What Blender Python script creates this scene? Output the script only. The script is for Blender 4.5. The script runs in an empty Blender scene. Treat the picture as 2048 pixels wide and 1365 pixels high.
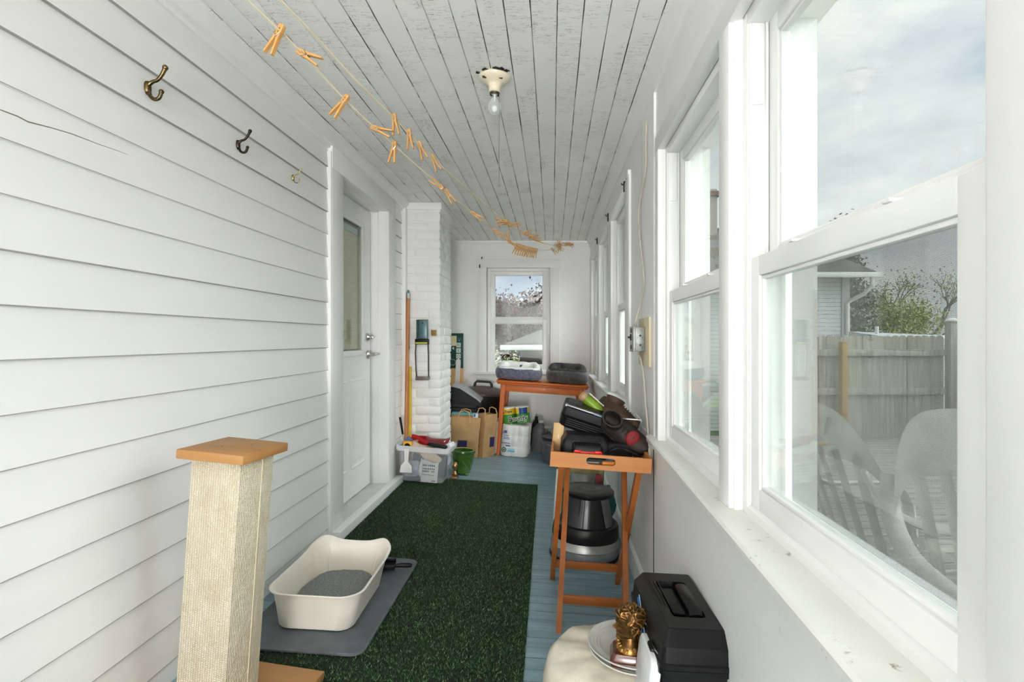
import bpy, bmesh, math, random
import numpy as np
from mathutils import Vector, Matrix, noise
random.seed(7); RNG = np.random.default_rng(7)
S = bpy.context.scene; COL = S.collection; PI = math.pi
EYE = 1.24                      # height of the camera above the floor in the middle of the porch
SLOPE = 0.07                    # the porch floor falls towards the windows
TILT = math.atan(SLOPE)

# ------------------------------------------------------------------ camera, sky, light, exposure
cd = bpy.data.cameras.new('camera'); cam = bpy.data.objects.new('camera', cd); COL.objects.link(cam)
cam.location = (0, 0, EYE); cam.rotation_euler = (PI/2, 0, 0)
cd.sensor_width = 36; cd.lens = 36*1080/2048; cd.shift_x = -80/2048; cd.shift_y = -4.5/2048
cd.clip_start = .02; cd.clip_end = 400
S.camera = cam
S.view_settings.view_transform = 'Standard'; S.view_settings.look = 'None'
S.view_settings.gamma = 1; S.view_settings.use_curve_mapping = False
S.view_settings.exposure = 0.40
S.cycles.max_bounces = 14; S.cycles.diffuse_bounces = 8; S.cycles.transparent_max_bounces = 24
S.cycles.caustics_reflective = False; S.cycles.caustics_refractive = False

SKY = 0.84          # strength of the cloudy sky where it is seen
GLOW = 4.9          # how much brighter the clouds are around the hidden sun
w = bpy.data.worlds.new('overcast'); S.world = w; w.use_nodes = True
n = w.node_tree.nodes; l = w.node_tree.links; n.clear()
tc = n.new('ShaderNodeTexCoord'); mp = n.new('ShaderNodeMapping'); mp.inputs['Scale'].default_value = (1, 1, 2.4)
mp.inputs['Location'].default_value = (.35, .1, .2)
l.new(tc.outputs['Generated'], mp.inputs['Vector'])
nz = n.new('ShaderNodeTexNoise'); nz.inputs['Scale'].default_value = 2.6; nz.inputs['Detail'].default_value = 7; nz.inputs['Roughness'].default_value = .55
l.new(mp.outputs[0], nz.inputs['Vector'])
cr = n.new('ShaderNodeValToRGB'); e = cr.color_ramp.elements
e[0].position = .34; e[0].color = (.42, .52, .70, 1); e[1].position = .66; e[1].color = (1.0, 1.0, 1.0, 1)
x = e.new(.46); x.color = (.68, .715, .80, 1)
x = e.new(.55); x.color = (.82, .835, .875, 1)
l.new(nz.outputs['Fac'], cr.inputs[0])
dot = n.new('ShaderNodeVectorMath'); dot.operation = 'DOT_PRODUCT'
sd = Vector((1, -.38, .85)).normalized(); dot.inputs[1].default_value = sd
l.new(tc.outputs['Generated'], dot.inputs[0])
mr = n.new('ShaderNodeMapRange'); mr.interpolation_type = 'SMOOTHSTEP'
mr.inputs[1].default_value = .50; mr.inputs[2].default_value = 1.0; mr.inputs[3].default_value = 1.0; mr.inputs[4].default_value = 1.0 + GLOW
l.new(dot.outputs['Value'], mr.inputs[0])
mul = n.new('ShaderNodeMath'); mul.operation = 'MULTIPLY'; mul.inputs[1].default_value = SKY
l.new(mr.outputs[0], mul.inputs[0])
bg = n.new('ShaderNodeBackground'); out = n.new('ShaderNodeOutputWorld')
wm = n.new('ShaderNodeMix'); wm.data_type = 'RGBA'; wm.inputs[7].default_value = (.97, .985, 1.0, 1)   # the clouds round the sun are whiter
wf = n.new('ShaderNodeMapRange'); wf.inputs[1].default_value = .46; wf.inputs[2].default_value = .7; l.new(dot.outputs['Value'], wf.inputs[0]); l.new(wf.outputs[0], wm.inputs[0])
l.new(cr.outputs[0], wm.inputs[6]); l.new(wm.outputs[2], bg.inputs[0]); l.new(mul.outputs[0], bg.inputs[1]); l.new(bg.outputs[0], out.inputs[0])

sun = bpy.data.lights.new('hazy_sun', 'SUN'); sun.energy = .25; sun.angle = math.radians(40); sun.color = (1, 1, 1)
so = bpy.data.objects.new('hazy_sun', sun); COL.objects.link(so)
so.rotation_euler = Vector((-1, .38, -.9)).to_track_quat('-Z', 'Y').to_euler(); so.location = (6, -8, 7)

fill = bpy.data.lights.new('rear_fill_lamp', 'AREA'); fill.shape = 'RECTANGLE'; fill.size = .60; fill.size_y = 1.6; fill.energy = 215; fill.color = (1, .975, .95)
do = bpy.data.objects.new('rear_fill_lamp', fill); COL.objects.link(do)
do.location = (.10, -3.96, .80); do.rotation_euler = (PI/2+.95, 0, 0)   # added fill lamp behind the camera, shining in through the added rear doorway

# ------------------------------------------------------------------ helpers
def srgb(r, g=None, b=None):
    if g is None: g = b = r
    f = lambda c: (c/255/12.92) if c/255 <= .04045 else ((c/255+.055)/1.055)**2.4
    return (f(r), f(g), f(b), 1)

class Nodes:
    def __init__(s, name):
        s.m = bpy.data.materials.new(name); s.m.use_nodes = True
        s.t = s.m.node_tree; s.b = s.t.nodes['Principled BSDF']; s.o = s.t.nodes['Material Output']
        s.co = s.new('ShaderNodeTexCoord').outputs['Object']
    def new(s, k, **kw):
        q = s.t.nodes.new(k)
        for a, v in kw.items(): setattr(q, a, v)
        return q
    def link(s, a, b): s.t.links.new(a, b)
    def noise(s, scale, detail=3, rough=.5, stretch=(1, 1, 1), src=None):
        m = s.new('ShaderNodeMapping'); m.inputs['Scale'].default_value = stretch; s.link(src or s.co, m.inputs[0])
        q = s.new('ShaderNodeTexNoise'); q.inputs['Scale'].default_value = scale; q.inputs['Detail'].default_value = detail; q.inputs['Roughness'].default_value = rough
        s.link(m.outputs[0], q.inputs['Vector']); return q.outputs['Fac']
    def math(s, op, a, b=0.0, c=None):
        q = s.new('ShaderNodeMath', operation=op)
        for i, v in enumerate((a, b) if c is None else (a, b, c)):
            if isinstance(v, (int, float)): q.inputs[i].default_value = v
            else: s.link(v, q.inputs[i])
        return q.outputs[0]
    def ramp(s, fac, stops):
        q = s.new('ShaderNodeValToRGB'); e = q.color_ramp.elements
        for i, (p, c) in enumerate(stops):
            el = e[i] if i < 2 else e.new(p)
            el.position = p; el.color = c if len(c) == 4 else (*c, 1)
        s.link(fac, q.inputs[0]); return q.outputs[0]
    def rng(s, v, a, b, c, d):
        q = s.new('ShaderNodeMapRange'); s.link(v, q.inputs[0])
        for i, k in enumerate((a, b, c, d)): q.inputs[i+1].default_value = k
        return q.outputs[0]
    def mix(s, fac, a, b):
        q = s.new('ShaderNodeMix', data_type='RGBA')
        for i, v in ((0, fac), (6, a), (7, b)):
            if isinstance(v, (int, float)): q.inputs[i].default_value = v
            elif isinstance(v, tuple): q.inputs[i].default_value = v if len(v) == 4 else (*v, 1)
            else: s.link(v, q.inputs[i])
        return q.outputs[2]
    def bump(s, h, strength=.3, dist=.002):
        q = s.new('ShaderNodeBump'); q.inputs['Strength'].default_value = strength; q.inputs['Distance'].default_value = dist
        s.link(h, q.inputs['Height']); s.link(q.outputs[0], s.b.inputs['Normal'])
    def set(s, **kw):
        for k, v in kw.items():
            i = s.b.inputs[{'col': 'Base Color', 'rough': 'Roughness', 'metal': 'Metallic', 'spec': 'Specular IOR Level', 'alpha': 'Alpha', 'coat': 'Coat Weight', 'trans': 'Transmission Weight', 'sheen': 'Sheen Weight'}[k]]
            if isinstance(v, (int, float)): i.default_value = v
            elif isinstance(v, tuple): i.default_value = v if len(v) == 4 else (*v, 1)
            else: s.link(v, i)
    def sep(s):
        q = s.new('ShaderNodeSeparateXYZ'); s.link(s.co, q.inputs[0]); return q.outputs

_mats = {}
def mat(name, col, rough=.5, metal=0, var=.06, vs=9, bump=.0, bs=80, spec=.4, coat=0, stretch=(1, 1, 1), sheen=0):
    if name in _mats: return _mats[name]
    N = Nodes(name); c = np.array(col[:3])
    f = N.noise(vs, 4, .6, stretch)
    lo = tuple(np.clip(c*(1-var*1.6), 0, 1)); hi = tuple(np.clip(c*(1+var), 0, 1))
    N.set(col=N.ramp(f, [(.32, lo), (.68, hi)]), rough=rough, metal=metal, spec=spec, coat=coat, sheen=sheen)
    if bump: N.bump(N.noise(bs, 3, .6, stretch), bump)
    _mats[name] = N.m; return N.m

def wood(name, c1, c2, rough=.4, axis=0, scale=14, coat=.1):
    if name in _mats: return _mats[name]
    N = Nodes(name); st = [1, 1, 1]; st[axis] = .08
    f = N.noise(scale, 5, .65, tuple(st)); g = N.noise(scale*7, 3, .6, tuple(st))
    h = N.math('ADD', N.math('MULTIPLY', f, .75), N.math('MULTIPLY', g, .25))
    N.set(col=N.ramp(h, [(.33, c2), (.66, c1)]), rough=rough, coat=coat); N.bump(g, .12, .001)
    _mats[name] = N.m; return N.m

class MB:
    """collects shapes and links them as ONE mesh object"""
    def __init__(s): s.bm = bmesh.new(); s.mi = 0; s.M = Matrix()
    def _fin(s, vs, fs):
        for f in fs: f.material_index = s.mi
        if s.M != Matrix(): bmesh.ops.transform(s.bm, matrix=s.M, verts=vs)
    def box(s, c, d, bev=0, rot=None, seg=2):
        r = bmesh.ops.create_cube(s.bm, size=1); vs = r['verts']
        m = Matrix.Translation(c) @ (rot.to_4x4() if rot is not None else Matrix()) @ Matrix.Diagonal((*d, 1))
        bmesh.ops.transform(s.bm, matrix=m, verts=vs)
        fs = set(f for v in vs for f in v.link_faces)
        for f in fs: f.material_index = s.mi
        if bev:
            es = list(set(e for v in vs for e in v.link_edges))
            q = bmesh.ops.bevel(s.bm, geom=es, offset=min(bev, min(d)*.48), segments=seg, affect='EDGES', profile=.5)
            vs = list(set(v for f in q['faces'] for v in f.verts) | set(v for v in vs if v.is_valid))
            fs = set(f for v in vs for f in v.link_faces)
        s._fin(vs, fs); return s
    def span(s, x0, x1, y0, y1, z0, z1, bev=0):
        return s.box(((x0+x1)/2, (y0+y1)/2, (z0+z1)/2), (abs(x1-x0), abs(y1-y0), abs(z1-z0)), bev)
    def rings(s, rings, cap0=True, cap1=True, closed=False):
        R = [[s.bm.verts.new(p) for p in r] for r in rings]; fs = []
        k = len(R[0]); idx = list(range(len(R)-1)) + ([len(R)-1] if closed else [])
        for i in idx:
            a, b = R[i], R[(i+1) % len(R)]
            for j in range(k):
                try: fs.append(s.bm.faces.new((a[j], a[(j+1) % k], b[(j+1) % k], b[j])))
                except ValueError: pass
        if not closed:
            if cap0: fs.append(s.bm.faces.new(list(reversed(R[0]))))
            if cap1: fs.append(s.bm.faces.new(R[-1]))
        s._fin([v for r in R for v in r], fs); return s
    def lathe(s, prof, seg=40, c=(0, 0, 0), sx=1, sy=1, cap=True):
        rr = [[(c[0]+sx*r*math.cos(2*PI*j/seg), c[1]+sy*r*math.sin(2*PI*j/seg), c[2]+z) for j in range(seg)] for r, z in prof]
        return s.rings(rr, cap, cap)
    def tube(s, pts, r, seg=8, closed=False, flat=1.0, up=None):
        P = [Vector(p) for p in pts]; nP = len(P); rr = []
        u = None
        for i, p in enumerate(P):
            a = P[(i-1) % nP] if (closed or i) else p; b = P[(i+1) % nP] if (closed or i < nP-1) else p
            t = (b-a).normalized()
            if u is None:
                h = Vector(up) if up else (Vector((0, 0, 1)) if abs(t.z) < .9 else Vector((1, 0, 0)))
                u = (h - t*h.dot(t)).normalized()
            else: u = (u - t*u.dot(t)).normalized()
            v = t.cross(u); q = r[i] if isinstance(r, (list, tuple)) else r
            rr.append([p + u*q*math.cos(2*PI*j/seg) + v*q*flat*math.sin(2*PI*j/seg) for j in range(seg)])
        return s.rings(rr, closed=closed)
    def cyl(s, p0, p1, r, r1=None, seg=20): return s.tube([p0, p1], [r, r if r1 is None else r1], seg)
    def prism(s, poly, t0, t1, axis='z'):
        def P(a, b, t): return {'z': (a, b, t), 'y': (a, t, b), 'x': (t, a, b)}[axis]
        return s.rings([[P(a, b, t0) for a, b in poly], [P(a, b, t1) for a, b in poly]])
    def sphere(s, c, r, seg=16, rot=None):
        d = (r, r, r) if isinstance(r, (int, float)) else r
        q = bmesh.ops.create_uvsphere(s.bm, u_segments=seg, v_segments=max(6, seg//2), radius=1)
        m = Matrix.Translation(c) @ (rot.to_4x4() if rot is not None else Matrix()) @ Matrix.Diagonal((*d, 1))
        bmesh.ops.transform(s.bm, matrix=m, verts=q['verts'])
        s._fin(q['verts'], set(f for v in q['verts'] for f in v.link_faces)); return s
    def grid(s, fn, nu, nv):
        V = [[s.bm.verts.new(fn(i/nu, j/nv)) for j in range(nv+1)] for i in range(nu+1)]
        fs = [s.bm.faces.new((V[i][j], V[i+1][j], V[i+1][j+1], V[i][j+1])) for i in range(nu) for j in range(nv)]
        s._fin([v for r in V for v in r], fs); return s
    def jitter(s, amp, freq=8, seed=0):
        for v in s.bm.verts:
            p = v.co*freq + Vector((seed*3.1, seed*1.7, seed))
            v.co += Vector((noise.noise(p), noise.noise(p+Vector((9, 2, 5))), noise.noise(p+Vector((3, 7, 1)))))*amp
        return s
    def obj(s, name, m, parent=None, smooth=True, ang=38, recalc=True):
        if recalc: bmesh.ops.recalc_face_normals(s.bm, faces=s.bm.faces[:])
        if smooth:
            lim = math.radians(ang)
            for e in s.bm.edges:
                if len(e.link_faces) == 2 and e.calc_face_angle(0) > lim: e.smooth = False
            for f in s.bm.faces: f.smooth = True
        me = bpy.data.meshes.new(name); s.bm.to_mesh(me); s.bm.free()
        for q in (m if isinstance(m, (list, tuple)) else [m]): me.materials.append(q)
        o = bpy.data.objects.new(name, me); COL.objects.link(o)
        if parent is not None: o.parent = parent
        return o

def rrect(w_, d, r, z=0, k=6, c=(0, 0)):
    pts = []
    for qx, qy, a0 in ((1, 1, 0), (-1, 1, 90), (-1, -1, 180), (1, -1, 270)):
        for i in range(k+1):
            a = math.radians(a0 + 90*i/k)
            pts.append((c[0]+qx*(w_/2-r)+r*math.cos(a), c[1]+qy*(d/2-r)+r*math.sin(a), z))
    return pts

def fz(x_): return -SLOPE*x_
def floor_mx(x_, y, rz=0, up=0):
    return Matrix.Translation((x_, y, fz(x_))) @ Matrix.Rotation(TILT, 4, 'Y') @ Matrix.Rotation(rz, 4, 'Z') @ Matrix.Translation((0, 0, up))
def tag(o, label, cat, group=None, kind=None):
    o['label'] = label; o['category'] = cat
    if group: o['group'] = group
    if kind: o['kind'] = kind
    return o
def thing(name, label, cat, mx, group=None):
    o = bpy.data.objects.new(name, None); o.empty_display_size = .05; COL.objects.link(o)
    if not isinstance(mx, Matrix): mx = Matrix.Translation(mx)
    o.matrix_world = mx
    return tag(o, label, cat, group)
def struct(o): o['kind'] = 'structure'; return o
def sroot(name, mx):
    o = bpy.data.objects.new(name, None); o.empty_display_size = .05; COL.objects.link(o)
    o.matrix_world = mx if isinstance(mx, Matrix) else Matrix.Translation(mx); return struct(o)
def dup(root, mx, label, group=None):
    r = root.copy(); COL.objects.link(r); r.matrix_world = mx; r['label'] = label
    if group: r['group'] = group
    for ch in list(root.children):
        c = ch.copy(); COL.objects.link(c); c.parent = r
        for g in ch.children:
            d = g.copy(); COL.objects.link(d); d.parent = c
    return r
_deps = None
def text(s_, size, m, parent, mx, name='lettering', bold=0, sx=1, depth=.0004):
    cu = bpy.data.curves.new('t', 'FONT'); cu.body = s_; cu.size = size; cu.extrude = depth; cu.offset = bold; cu.align_x = 'CENTER'; cu.align_y = 'CENTER'
    t = bpy.data.objects.new('t', cu); COL.objects.link(t)
    me = bpy.data.meshes.new_from_object(t.evaluated_get(bpy.context.evaluated_depsgraph_get()))
    bpy.data.objects.remove(t); me.materials.clear(); me.materials.append(m)
    me.transform(mx @ Matrix.Diagonal((sx, 1, 1, 1)))
    o = bpy.data.objects.new(name, me); COL.objects.link(o); o.parent = parent; return o
FACE_CAM = Matrix.Rotation(PI/2, 4, 'X')      # text lying in XZ, read from the front
# ------------------------------------------------------------------ materials of the setting
W_PAINT = (.865, .862, .85)
def mk_white(name, col=W_PAINT, rough=.42, dirt=.0, bump=.15, stretch=(1, 1, 1), bs=120, dirtcol=(.30, .26, .20)):
    N = Nodes(name); f = N.noise(5, 4, .6, stretch)
    c = N.ramp(f, [(.3, tuple(x_*.965 for x_ in col)), (.7, col)])
    if dirt:
        d = N.noise(26, 6, .72); d2 = N.noise(4, 2)
        c = N.mix(N.math('MULTIPLY', N.rng(d, .60, .68, 0, 1), N.rng(d2, .45, .62, 0, dirt)), c, dirtcol)
    N.set(col=c, rough=rough, spec=.4); N.bump(N.noise(bs, 4, .6, stretch), bump, .001); return N.m
def mk_siding():
    N = Nodes('siding_paint'); f = N.noise(5, 4, .6, (1, .12, 1)); g = N.noise(90, 4, .6, (1, .06, 1))
    c = N.ramp(f, [(.3, tuple(x_*.96 for x_ in W_PAINT)), (.7, W_PAINT)])
    crk = N.noise(2.2, 3, .6, (1, .35, 1.6)); m2 = N.noise(1.3, 1, .5, (1, .6, 1))       # a few long hairline splits
    k = N.math('MULTIPLY', N.math('LESS_THAN', N.math('ABSOLUTE', N.math('SUBTRACT', crk, .5)), .0012), N.math('GREATER_THAN', m2, .66))
    c = N.mix(N.math('MULTIPLY', k, .0), c, (.35, .32, .28))
    X, Y, Z = N.sep(); lap = N.math('FRACT', N.math('DIVIDE', N.math('SUBTRACT', Z, 1.189), .1287))       # lap shadow painted as a dark line along each board's lower edge
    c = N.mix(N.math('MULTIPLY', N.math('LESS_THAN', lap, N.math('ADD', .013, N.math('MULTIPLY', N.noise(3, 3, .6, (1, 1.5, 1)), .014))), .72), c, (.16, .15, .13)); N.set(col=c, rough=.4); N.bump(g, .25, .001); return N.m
def mk_ceiling(pitch, x0):
    N = Nodes('ceiling_paint'); X, Y, Z = N.sep()
    bx = N.math('FRACT', N.math('DIVIDE', N.math('SUBTRACT', X, x0), pitch)); bid = N.math('FLOOR', N.math('DIVIDE', N.math('SUBTRACT', X, x0), pitch))
    cmb = N.new('ShaderNodeCombineXYZ'); N.link(N.math('ADD', X, N.math('MULTIPLY', bid, 3.7)), cmb.inputs[0]); N.link(N.math('ADD', Y, N.math('MULTIPLY', bid, 1.37)), cmb.inputs[1])
    P = cmb.outputs[0]
    edge = N.math('MINIMUM', bx, N.math('SUBTRACT', 1, bx))
    gap = N.math('MULTIPLY', N.math('LESS_THAN', edge, N.math('MULTIPLY', N.rng(N.noise(1.6, 4, .7, (1, 1, 1), P), .44, .66, 0, 1), .034)), 1)
    cross = N.noise(1, 3, .55, (9, 62, 1), P); cm = N.noise(3.2, 2, .5, (1, 1, 1), P)
    ck = N.math('MULTIPLY', N.math('LESS_THAN', N.math('ABSOLUTE', N.math('SUBTRACT', cross, .5)), .007), N.math('GREATER_THAN', cm, .50))
    lon = N.noise(1, 4, .6, (80, 16, 1), P); lm = N.noise(2.0, 2, .5, (1.6, .8, 1), P)
    lk = N.math('MULTIPLY', N.math('LESS_THAN', N.math('ABSOLUTE', N.math('SUBTRACT', lon, .5)), .010), N.math('GREATER_THAN', lm, .655))
    crack = N.math('MULTIPLY', N.math('MAXIMUM', ck, N.math('MULTIPLY', lk, 1.3)), .58)
    base = N.ramp(N.noise(3, 3, .6), [(.3, (.885, .88, .85)), (.7, (.92, .915, .89))])
    c = N.mix(crack, base, (.20, .18, .15)); c = N.mix(N.math('MULTIPLY', gap, .93), c, (.03, .028, .025))
    N.set(col=c, rough=.5); 
    h = N.math('SUBTRACT', N.rng(edge, 0, .05, 0, 1), N.math('MULTIPLY', N.math('MAXIMUM', ck, lk), .5)); N.bump(h, .5, .002); return N.m
def mk_floor():
    N = Nodes('floor_paint'); X, Y, Z = N.sep(); pit = .072
    fy = N.math('FRACT', N.math('DIVIDE', Y, pit)); edge = N.math('MINIMUM', fy, N.math('SUBTRACT', 1, fy))
    seam = N.math('MULTIPLY', N.math('LESS_THAN', edge, N.math('MULTIPLY', N.noise(3, 4, .7, (.9, 5, 1)), .06)), N.rng(N.noise(2.4, 3, .7, (1, 14, 1)), .42, .58, .25, 1))
    base = N.ramp(N.noise(5, 5, .65, (.5, 3, 1)), [(.28, srgb(106, 132, 146)), (.55, srgb(134, 162, 174)), (.8, srgb(168, 194, 202))])
    wear = N.rng(N.noise(9, 6, .7, (.6, 2, 1)), .66, .74, 0, 1); c = N.mix(N.math('MULTIPLY', wear, .5), base, srgb(150, 150, 140))
    spot = N.math('GREATER_THAN', N.noise(38, 2, .5), .735); c = N.mix(N.math('MULTIPLY', spot, .75), c, srgb(52, 46, 42))
    c = N.mix(N.math('MULTIPLY', seam, .8), c, srgb(34, 36, 40)); N.set(col=c, rough=.36, spec=.5)
    N.bump(N.math('SUBTRACT', N.noise(60, 3, .6, (.2, 1, 1)), N.math('MULTIPLY', seam, 1.2)), .35, .0015); return N.m
def mk_glass():
    N = Nodes('window_glass'); N.t.nodes.remove(N.b)
    fr = N.new('ShaderNodeFresnel'); ge = N.new('ShaderNodeNewGeometry'); N.link(N.rng(ge.outputs['Backfacing'], 0, 1, 1.5, 1/1.5), fr.inputs['IOR'])   # a thin pane: both faces reflect alike
    tr = N.new('ShaderNodeBsdfTransparent'); tr.inputs[0].default_value = (.965, .985, .975, 1)
    gl = N.new('ShaderNodeBsdfGlossy'); gl.inputs['Roughness'].default_value = 0.0; gl.inputs[0].default_value = (1, 1, 1, 1)
    mx = N.new('ShaderNodeMixShader'); N.link(N.math('MINIMUM', N.math('MULTIPLY', fr.outputs[0], .52), 1), mx.inputs[0])
    N.link(tr.outputs[0], mx.inputs[1]); N.link(gl.outputs[0], mx.inputs[2]); N.link(mx.outputs[0], N.o.inputs[0]); return N.m
def mk_screen():
    N = Nodes('insect_screen'); N.t.nodes.remove(N.b); X, Y, Z = N.sep(); pit = .00165
    fx = N.math('FRACT', N.math('DIVIDE', X, pit)); fz_ = N.math('FRACT', N.math('DIVIDE', Z, pit))
    m = N.math('MAXIMUM', N.math('LESS_THAN', fx, .24), N.math('LESS_THAN', fz_, .17))
    tr = N.new('ShaderNodeBsdfTransparent'); df = N.new('ShaderNodeBsdfDiffuse'); df.inputs[0].default_value = (.15, .155, .155, 1)
    mx = N.new('ShaderNodeMixShader'); N.link(m, mx.inputs[0]); N.link(tr.outputs[0], mx.inputs[1]); N.link(df.outputs[0], mx.inputs[2]); N.link(mx.outputs[0], N.o.inputs[0]); return N.m
def mk_clear(name, col, tr_amt, rough=.12):
    N = Nodes(name); N.set(col=col, rough=rough, spec=.5)
    tr = N.new('ShaderNodeBsdfTransparent'); tr.inputs[0].default_value = (.97, .975, .98, 1)
    mx = N.new('ShaderNodeMixShader'); mx.inputs[0].default_value = tr_amt
    N.link(N.b.outputs[0], mx.inputs[1]); N.link(tr.outputs[0], mx.inputs[2]); N.link(mx.outputs[0], N.o.inputs[0]); return N.m

PITCH = .0945; CX0 = -.265
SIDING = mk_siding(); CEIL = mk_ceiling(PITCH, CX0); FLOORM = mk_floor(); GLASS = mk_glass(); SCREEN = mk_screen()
WHITE = mk_white('white_trim_paint'); WALLP = mk_white('white_wall_paint', (.85, .848, .84), .38, .25)
SILLP = mk_white('old_sill_paint', (.83, .825, .79), .45, 1.0, .4); VINYL = mk_white('white_vinyl', (.88, .88, .87), .3, 0, .02)
BRICKP = mk_white('painted_brick', (.85, .85, .835), .55, .35, .8, bs=70, dirtcol=(.36, .24, .15))
GREYBOARD = mat('threshold_paint', srgb(208, 208, 208), .4); BLACKGAP = mat('dark_gap', (.015, .014, .013), .8)
BLIND = mat('door_blind', srgb(186, 178, 152), .6, stretch=(1, 1, 12), var=.1)
NICKEL = mat('satin_nickel', (.56, .54, .50), .24, 1, .05); BLACKIRON = mat('black_iron', (.02, .02, .02), .5)
BLACKPL = mat('black_plastic', (.008, .008, .009), .42, bump=.08, bs=300, spec=.2); DARKPL = mat('charcoal_plastic', (.022, .023, .026), .42, bump=.05, spec=.25)
BRASS = mat('aged_brass', (.16, .115, .055), .34, 1, .35, 40); BRIGHTBRASS = mat('bright_brass', (.36, .29, .12), .28, 1, .2, 40)
STEEL = mat('galvanised_steel', (.50, .52, .52), .38, .85, .2, 20)
# ------------------------------------------------------------------ the porch shell
XL = -1.277; XR = .462; YB = 6.48; ZC = 2.41; YN = -3.8
# floor (falls to the right)
m = MB(); m.box((-.4, 1.3, -.06), (2.3, 10.6, .12)); fl = m.obj('floor', FLOORM); fl.matrix_world = floor_mx(0, 0); struct(fl)
# ceiling boards along the porch
m = MB(); k = 0; xx = CX0 - 12*PITCH
while xx < .60:
    m.span(xx+.0012, xx+PITCH-.0012, YN-.1, YB+.1, ZC, ZC+.02, .002); xx += PITCH
m.span(-1.55, .72, YN-.1, YB+.15, ZC+.012, ZC+.05)
struct(m.obj('ceiling', CEIL))
# roof deck above keeps the daylight out of the joints, with the eave outside the windows
m = MB(); m.span(-1.6, .95, YN-.3, YB+.45, ZC+.05, ZC+.16); m.span(.90, .97, YN-.3, YB+.45, ZC-.02, ZC+.16); m.span(.67, .92, YN-.3, YB+.45, ZC+.02, ZC+.055)
struct(m.obj('trim_14', WHITE))

# left wall: lapped boards
def clap(m, y0, y1, zlo, zhi):
    k0 = math.floor((zlo-1.189)/.1287)
    for k in range(k0, 30):
        za = 1.189 + k*.1287; zb = za + .1287
        a, b = max(za, zlo), min(zb, zhi)
        if b-a < .004: continue
        xa = XL + .005 - .010*(a-za)/.1287; xb = XL + .005 - .010*(b-za)/.1287
        poly = [(XL-.03, a), (xa, a), (xb, b), (XL-.03, b)]
        m.prism(poly, y0, y1, 'y')
DY0, DY1, DZ0, DZ1 = 3.253, 4.154, .13, 2.22
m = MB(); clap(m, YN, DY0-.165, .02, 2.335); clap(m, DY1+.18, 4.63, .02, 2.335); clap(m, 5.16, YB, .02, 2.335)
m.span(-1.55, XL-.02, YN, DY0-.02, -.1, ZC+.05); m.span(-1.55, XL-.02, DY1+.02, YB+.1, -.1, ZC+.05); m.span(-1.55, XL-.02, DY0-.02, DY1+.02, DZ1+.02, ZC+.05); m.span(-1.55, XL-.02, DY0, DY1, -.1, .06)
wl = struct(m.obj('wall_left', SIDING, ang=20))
m = MB(); m.tube([(-1.2768, 1.18, 1.762), (-1.2770, 1.244, 1.770), (-1.2770, 1.29, 1.772), (-1.2772, 1.316, 1.769), (-1.2778, 1.38, 1.779), (-1.2784, 1.44, 1.786), (-1.2788, 1.52, 1.789), (-1.2792, 1.59, 1.794), (-1.2798, 1.66, 1.797)], [.0014, .0013, .0016, .0018, .0012, .0013, .001, .0008, .0004], 5); m.obj('board_split', mat('split_wood', srgb(120, 112, 98), .8), wl)
# casing of the door
m = MB(); m.span(XL-.01, XL+.022, DY0-.168, DY0-.002, .03, DZ1+.002, .002); struct(m.obj('trim_1', WHITE))
m = MB(); m.span(XL-.01, XL+.022, DY1+.002, DY1+.183, .05, DZ1+.002, .002); struct(m.obj('trim_2', WHITE))
m = MB(); m.span(XL-.01, XL+.024, DY0-.168, DY1+.183, DZ1, 2.345, .002); struct(m.obj('trim_3', WHITE))
# narrow strip at the near side of the casing and frieze moulding along the top of the left wall
m = MB(); m.span(XL-.01, XL+.020, DY0-.182, DY0-.166, .03, 2.31, .003); struct(m.obj('trim_4', WHITE))
m = MB()
m.prism([(XL-.03, 2.33), (XL+.010, 2.33), (XL+.012, 2.345), (XL+.030, 2.352), (XL+.034, 2.372), (XL+.050, 2.39), (XL+.052, 2.41), (XL-.03, 2.41)], YN, 4.64, 'y'); struct(m.obj('trim_5', WHITE))
# corner strip beside the chimney
m = MB(); m.span(XL-.01, XL+.034, 4.585, 4.645, .03, 2.40, .003); struct(m.obj('trim_6', WHITE))
# jambs, head and threshold of the doorway
m = MB(); m.span(-1.42, XL+.004, DY0-.03, DY0, .06, DZ1+.03); m.span(-1.42, XL+.004, DY1, DY1+.03, .06, DZ1+.03); m.span(-1.42, XL+.004, DY0-.03, DY1+.03, DZ1, DZ1+.03)
m.span(-1.372, -1.335, DY1-.012, DY1+.001, DZ0, DZ1); m.span(-1.372, -1.335, DY0-.001, DY0+.012, DZ0, DZ1); m.span(-1.372, -1.335, DY0, DY1, DZ1-.012, DZ1+.001)
struct(m.obj('trim_7', WHITE))
m = MB(); m.span(-1.45, -1.205, DY0-.001, DY1+.001, .05, DZ0, .003); struct(m.obj('trim_8', GREYBOARD))
m = MB(); m.span(-1.252, -1.196, 3.06, 4.345, .05, DZ0+.012, .004); struct(m.obj('trim_9', WHITE))
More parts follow.
